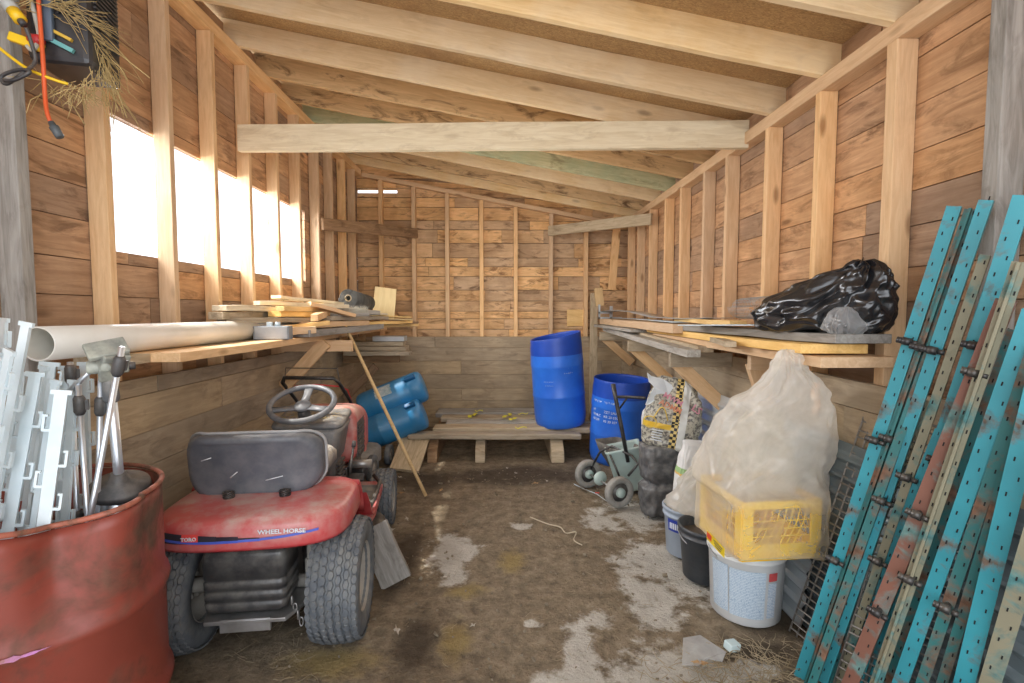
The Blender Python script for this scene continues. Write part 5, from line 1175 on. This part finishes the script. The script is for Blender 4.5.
wire_panel(aY(912, 700, 1.66), aX(985, 430, 1.54), .15, 'grey wire rack behind the teal bars nearest the right edge', (-.7, -.7, .1), 15)

def bar(lo, hi, w_, mat, label, kind='C', clamps=(), face=(-.75, -.65, .1)):
    """perforated steel bar through two seen points, run down to the ground"""
    d = hi-lo; 
    if lo.z > .02: lo = lo-d*((lo.z-.012)/d.z)
    L = (hi-lo).length; e = empty('steel_bar', lo, label, 'steel bar', group='perforated steel bars leaning on the right wall'); e.matrix_world = frame(lo, hi, face)
    t_ = .004; dp = .022
    if kind == 'C': poly = [(-w_/2, -dp), (-w_/2, 0), (w_/2, 0), (w_/2, -dp), (w_/2-t_, -dp), (w_/2-t_, -t_), (-w_/2+t_, -t_), (-w_/2+t_, -dp)]
    elif kind == 'L': poly = [(-w_/2, -w_*.7), (-w_/2, 0), (w_/2, 0), (w_/2, -t_), (-w_/2+t_, -t_), (-w_/2+t_, -w_*.7)]
    else: poly = [(-w_/2, -.008), (-w_/2, 0), (-t_, 0), (-t_, .022), (t_, .022), (t_, 0), (w_/2, 0), (w_/2, -.008)]
    m = MB(); m.prism(poly, 'x', 0, L); hole = MB()
    x = .06
    while x < L-.03:
        yy_ = (w_*.18 if kind != 'T' else w_*.3)
        m.box((x, yy_, .0006), (.012, .0035, .002), mi=1); m.box((x+.05, -yy_, .0006), (.012, .0035, .002), mi=1); x += .105
    m.build('perforated_bar', [mat, M_SHADOW], e)
    for c_ in clamps:
        xx = L*c_; k = MB(); k.tube([(xx, -.010, .028), (xx, .016, .028)], .014, 10); k.tube([(xx, -.03, .028), (xx, -.012, .028)], .009, 8); k.tube([(xx, 0, 0), (xx, 0, .022)], .009, 8); k.tube([(xx, .014, .028), (xx, .032, .028)], .011, 8)
        k.build('clamp_bolt', M_BLACKM, e)
    return e
F = FPX
def lo_(px, Y=None): 
    if Y is None: Y = 1.95-.4*(px-800)/180
    return aY(px, 683, Y)
def hi_(px, py, X=1.53): return aX(px, py, X)
bars = [
 (lo_(797), hi_(954, 206), .040, M_TEAL, 'leftmost bright teal perforated bar, reaching high up the wall', 'C', (.755, .56, .30)),
 (lo_(806), hi_(971, 209, 1.55), .034, M_TEALD, 'dull teal bar between two bright ones, tops together below the stud', 'T', (.75, .57)),
 (lo_(822), hi_(986, 200, 1.52), .036, M_TEAL, 'third bright teal bar from the left, its top touching the grey stud', 'C', (.74, .44)),
 (lo_(812, 1.85), hi_(948, 300, 1.5), .028, M_TEALD, 'thin dark green bar crossing behind the leftmost teal bars', 'L', ()),
 (lo_(838), hi_(985, 255, 1.5), .026, M_TANBAR, 'slim worn tan-green bar between the teal bars', 'L', (.55, .35)),
 (lo_(870, 1.78), hi_(1023, 195, 1.5), .044, M_TEAL, 'tall bright teal bar reaching the upper right corner', 'C', (.76, .55)),
 (lo_(850, 1.72), hi_(1006, 300, 1.44), .046, M_RUSTBAR, 'broad rust-brown bar with blue-green flecks in the middle of the bundle', 'C', (.86, .55, .30)),
 (lo_(876, 1.66), hi_(1020, 262, 1.42), .034, M_TANBAR, 'worn tan bar right beside the rust-brown one', 'T', (.38,)),
 (lo_(900, 1.60), hi_(1032, 310, 1.42), .040, M_TEAL, 'bright teal bar right of the worn tan bar', 'C', ()),
 (lo_(922, 1.54), hi_(1040, 330, 1.43), .030, M_TEALD, 'dull green bar near the right edge', 'L', (.4,)),
 (lo_(964, 1.42), hi_(1046, 350, 1.38), .046, M_TEAL, 'bright blue-teal bar nearest the right edge', 'C', (.25,)),
 (lo_(990, 1.36), hi_(1066, 430, 1.36), .044, M_TANBAR, 'brownish wooden-looking bar low in the bottom right corner', 'C', ()),
 (lo_(818, 2.0), hi_(925, 400, 1.5), .030, M_TANBAR, 'short worn bar low behind the green bars', 'L', (.7,)),
 (lo_(835, 1.9), hi_(940, 430, 1.46), .028, M_TEAL, 'short teal bar low among the green bars', 'L', ()),
 (lo_(829, 1.90), hi_(962, 240, 1.54), .026, M_TEALD, 'dull teal strip filling the gap behind the third bright bar', 'L', ()),
 (lo_(857, 1.80), hi_(996, 270, 1.50), .030, M_TEAL, 'teal bar half hidden behind the rust-brown bar', 'C', ()),
 (lo_(886, 1.70), hi_(1014, 330, 1.47), .030, M_TEALD, 'dull teal bar between the worn tan bar and its bright right neighbour', 'C', ()),
 (lo_(942, 1.50), hi_(1034, 380, 1.42), .026, M_TEALD, 'narrow dark green bar just left of the bar nearest the right edge', 'L', ()),
 (lo_(860, 1.82), hi_(965, 420, 1.46), .030, M_TEALD, 'dark green bar low beside the rust-brown one', 'T', ()),
]
for b in bars: bar(*b[:5], kind=b[5], clamps=b[6])

# ================================================================== LITTER ON THE GROUND
M_LEAF = surf('dry_leaf', (.50, .33, .16), (.34, .2, .09), .8, scale=30); M_LEAFP = surf('pale_dry_leaf', (.62, .56, .48), (.45, .4, .33), .8, scale=30)
def leaf(px, py, size, mat, label, a=0):
    c_ = aZ(px, py, .012); n = 12; vs = [(0, 0, .006)]
    for k in range(n):
        t_ = 2*PI*k/n; r_ = size*(1 if k % 2 == 0 else .62)*(1.3 if k in (0, 6) else .75); vs.append((r_*math.cos(t_), r_*math.sin(t_)*.8, .004+.012*abs(math.sin(t_*1.5+px))))
    o = MB().add(vs, [(0, k+1, (k+1) % n+1) for k in range(n)], smooth=True).build('dry_leaf', mat, None, Matrix.Translation(c_) @ Matrix.Rotation(a, 4, 'Z'), solid=.001); tag(o, label, 'leaf', 'dry leaves on the ground')
for px, py, s, mt, lb in [(397, 632, .028, M_LEAFP, 'pale lobed leaf on the dark ground right of the rear tyre'), (447, 577, .022, M_LEAFP, 'pale leaf on the concrete patch'), (536, 484, .035, M_LEAF, 'large orange-brown leaf in front of the lumber stack'), (516, 474, .022, M_LEAFP, 'pale leaf in front of the middle skid'),
     (507, 469, .018, M_LEAFP, 'small pale leaf behind the pale leaf by the middle skid'), (401, 494, .028, M_LEAF, 'yellow-brown leaf by the front wheel of the riding mower'), (441, 491, .03, M_LEAF, 'orange leaf just right of the broom handle tip'), (400, 478, .024, M_LEAFP, 'pale scrap near the lying blue drums'),
     (547, 482, .018, M_LEAFP, 'small white chip right of the large orange-brown leaf'), (407, 520, .028, M_LEAFP, 'pale leaf beside the weathered plank'), (700, 665, .03, M_LEAF, 'brown leaf under the clear plastic scrap'), (392, 531, .02, M_LEAFP, 'small grey leaf behind the weathered plank'), (668, 532, .04, M_LEAF, 'flat brown bark piece left of the blue-grey pail'), (473, 627, .014, M_LEAFP, 'tiny pale chip on the yellowish earth')]:
    leaf(px, py, s, mt, lb, rnd(0, 3))
def scrap(name, pts, z, mat, label, cat, th=.003):
    P = [aZ(px, py, z) for px, py in pts]; c_ = sum(P, Vector())/len(P)
    o = MB().add([p-c_+Vector((0, 0, rnd(0, .015))) for p in P], [tuple(range(len(P)))]).build(name, mat, None, Matrix.Translation(c_), solid=th); tag(o, label, cat); return o
scrap('plastic_scrap', [(683, 641), (700, 637), (726, 655), (722, 664), (708, 660), (698, 668), (682, 666)], .012, M_FILM2, 'flat torn piece of clear plastic on the ground before the white bucket', 'plastic scrap')
o = MB().box((0, 0, .02), (.06, .045, .035), (.1, .15, .4)).build('foam_block', surf('pale_blue_foam', (.62, .74, .74), (.5, .62, .64), .7), None, Matrix.Translation(aZ(732, 650, 0)), bevel=.005); tag(o, 'small pale blue-green foam block on the ground beside the white bucket', 'foam block')
e = empty('paper_strip', aZ(592, 494, .012), 'crumpled white and red paper strip on the ground before the spreader wheels', 'paper strip')
P = [aZ(x, y, .015)-aZ(592, 494, .012) for x, y in ((574, 484), (585, 490), (597, 494), (610, 504))]; vs = []
for k, p in enumerate(P): vs += [p+Vector((0, -.014, .01*(k % 2))), p+Vector((0, .014, 0))]
MB().add(vs, [(2*k, 2*k+1, 2*k+3, 2*k+2) for k in range(3)]).build('paper', M_WHITE, e, solid=.002)
MB().box(P[2]+Vector((0, -.006, .012)), (.035, .012, .004)).build('red_print', M_REDP, e)
cord('twine', [aZ(530, 517, .012), aZ(548, 524, .012), aZ(560, 527, .02), aZ(566, 533, .012), aZ(576, 532, .015), aZ(574, 540, .012), aZ(582, 545, .012)], .004, surf('pale_twine', (.6, .52, .38), rough=.9), 'pale crooked piece of twine on the ground beside the concrete', 'twine')
m = MB()
for k in range(420):
    px, py = random.gauss(742, 42), random.gauss(668, 20)
    if py < 640: py = 1280-py
    p = aZ(px, py, .008)
    if p.x > 1.3: continue
    straw(m, p, (rnd(-1, 1), rnd(-1, 1), rnd(-.02, .12)), rnd(.03, .10), .0016)
for k in range(60):
    p = aZ(rnd(230, 330), rnd(600, 680), .006)
    straw(m, p, (rnd(-1, 1), rnd(-1, 1), .02), rnd(.03, .12), .0012)
for k in range(160):
    p = P3(rnd(-.6, .9), rnd(2.0, 4.6), .008); straw(m, p, (rnd(-1, 1), rnd(-1, 1), .03), rnd(.02, .06), .0010)
o = m.build('loose_straw', surf('grey_straw', (.42, .34, .22), (.28, .21, .12), .9)); tag(o, 'loose straw and twigs scattered on the ground, thickest by the white bucket', 'straw', kind='stuff')
m = MB()
for k in range(420):
    p = P3(rnd(-1.0, 1.1), rnd(1.8, 4.7), .002); s = rnd(.003, .011)*(1 if random.random() > .1 else 1.8)
    m.box(p+Vector((0, 0, s*.3)), (s*rnd(.8, 1.6), s*rnd(.8, 1.5), s*.7), (rnd(0, 1), rnd(0, 1), rnd(0, 3)), jit=s*.2)
o = m.build('gravel_bits', surf('gravel', (.30, .25, .18), (.15, .12, .08), .9, scale=20)); tag(o, 'small clods and pebbles scattered over the earth floor', 'gravel', kind='stuff')
# ================================================================== LIGHT
w = bpy.data.worlds.new('world'); bpy.context.scene.world = w; w.use_nodes = True
nt = w.node_tree; nt.nodes.clear(); wo = nt.nodes.new('ShaderNodeOutputWorld'); bg = nt.nodes.new('ShaderNodeBackground')
tcw = nt.nodes.new('ShaderNodeTexCoord'); sp = nt.nodes.new('ShaderNodeSeparateXYZ'); rp = nt.nodes.new('ShaderNodeValToRGB')
nt.links.new(tcw.outputs['Generated'], sp.inputs[0]); nt.links.new(sp.outputs[2], rp.inputs[0])
rp.color_ramp.elements[0].position = 0; rp.color_ramp.elements[0].color = (.93, .94, .98, 1)
rp.color_ramp.elements[1].position = .5; rp.color_ramp.elements[1].color = (.85, .91, 1, 1)
nt.links.new(rp.outputs[0], bg.inputs[0]); bg.inputs[1].default_value = 2.2; nt.links.new(bg.outputs[0], wo.inputs[0])
def area(name, loc, target, sx, sy, power, col):
    l = bpy.data.lights.new(name, 'AREA'); l.shape = 'RECTANGLE'; l.size = sx; l.size_y = sy; l.energy = power; l.color = col
    o = bpy.data.objects.new(name, l); C.objects.link(o); o.location = loc
    o.rotation_euler = (Vector(target)-Vector(loc)).to_track_quat('-Z', 'Y').to_euler(); return o
def point(name, loc, power, col, r=.4):
    l = bpy.data.lights.new(name, 'POINT'); l.energy = power; l.color = col; l.shadow_soft_size = r
    o = bpy.data.objects.new(name, l); C.objects.link(o); o.location = loc; return o
area('open_front_daylight', (.2, -1.2, 2.0), (0, 4, .7), 3.2, 2.4, 52, (.93, .96, 1))
area('window_daylight', (-2.5, 3.6, 2.5), (-.2, 3.8, .9), 2.6, .8, 130, (.95, .97, 1))
point('roof_fill', (0, 2.1, 2.1), 7, (1, .95, .88), .5)
point('middle_fill', (0, 4.0, 2.1), 20, (1, .93, .83), .5)
point('back_fill', (0, 5.4, 1.8), 14, (1, .93, .82), .4)
l = bpy.data.lights.new('sun', 'SUN'); l.energy = 5.5; l.angle = .03; l.color = (1, .96, .88)
o = bpy.data.objects.new('sun', l); C.objects.link(o); o.rotation_euler = Vector((.52, .10, -.87)).to_track_quat('-Z', 'Y').to_euler()
sc = bpy.context.scene
sc.view_settings.view_transform = 'Standard'; sc.view_settings.look = 'None'; sc.view_settings.exposure = 0; sc.view_settings.gamma = 1
sc.cycles.max_bounces = 8; sc.cycles.transparent_max_bounces = 24
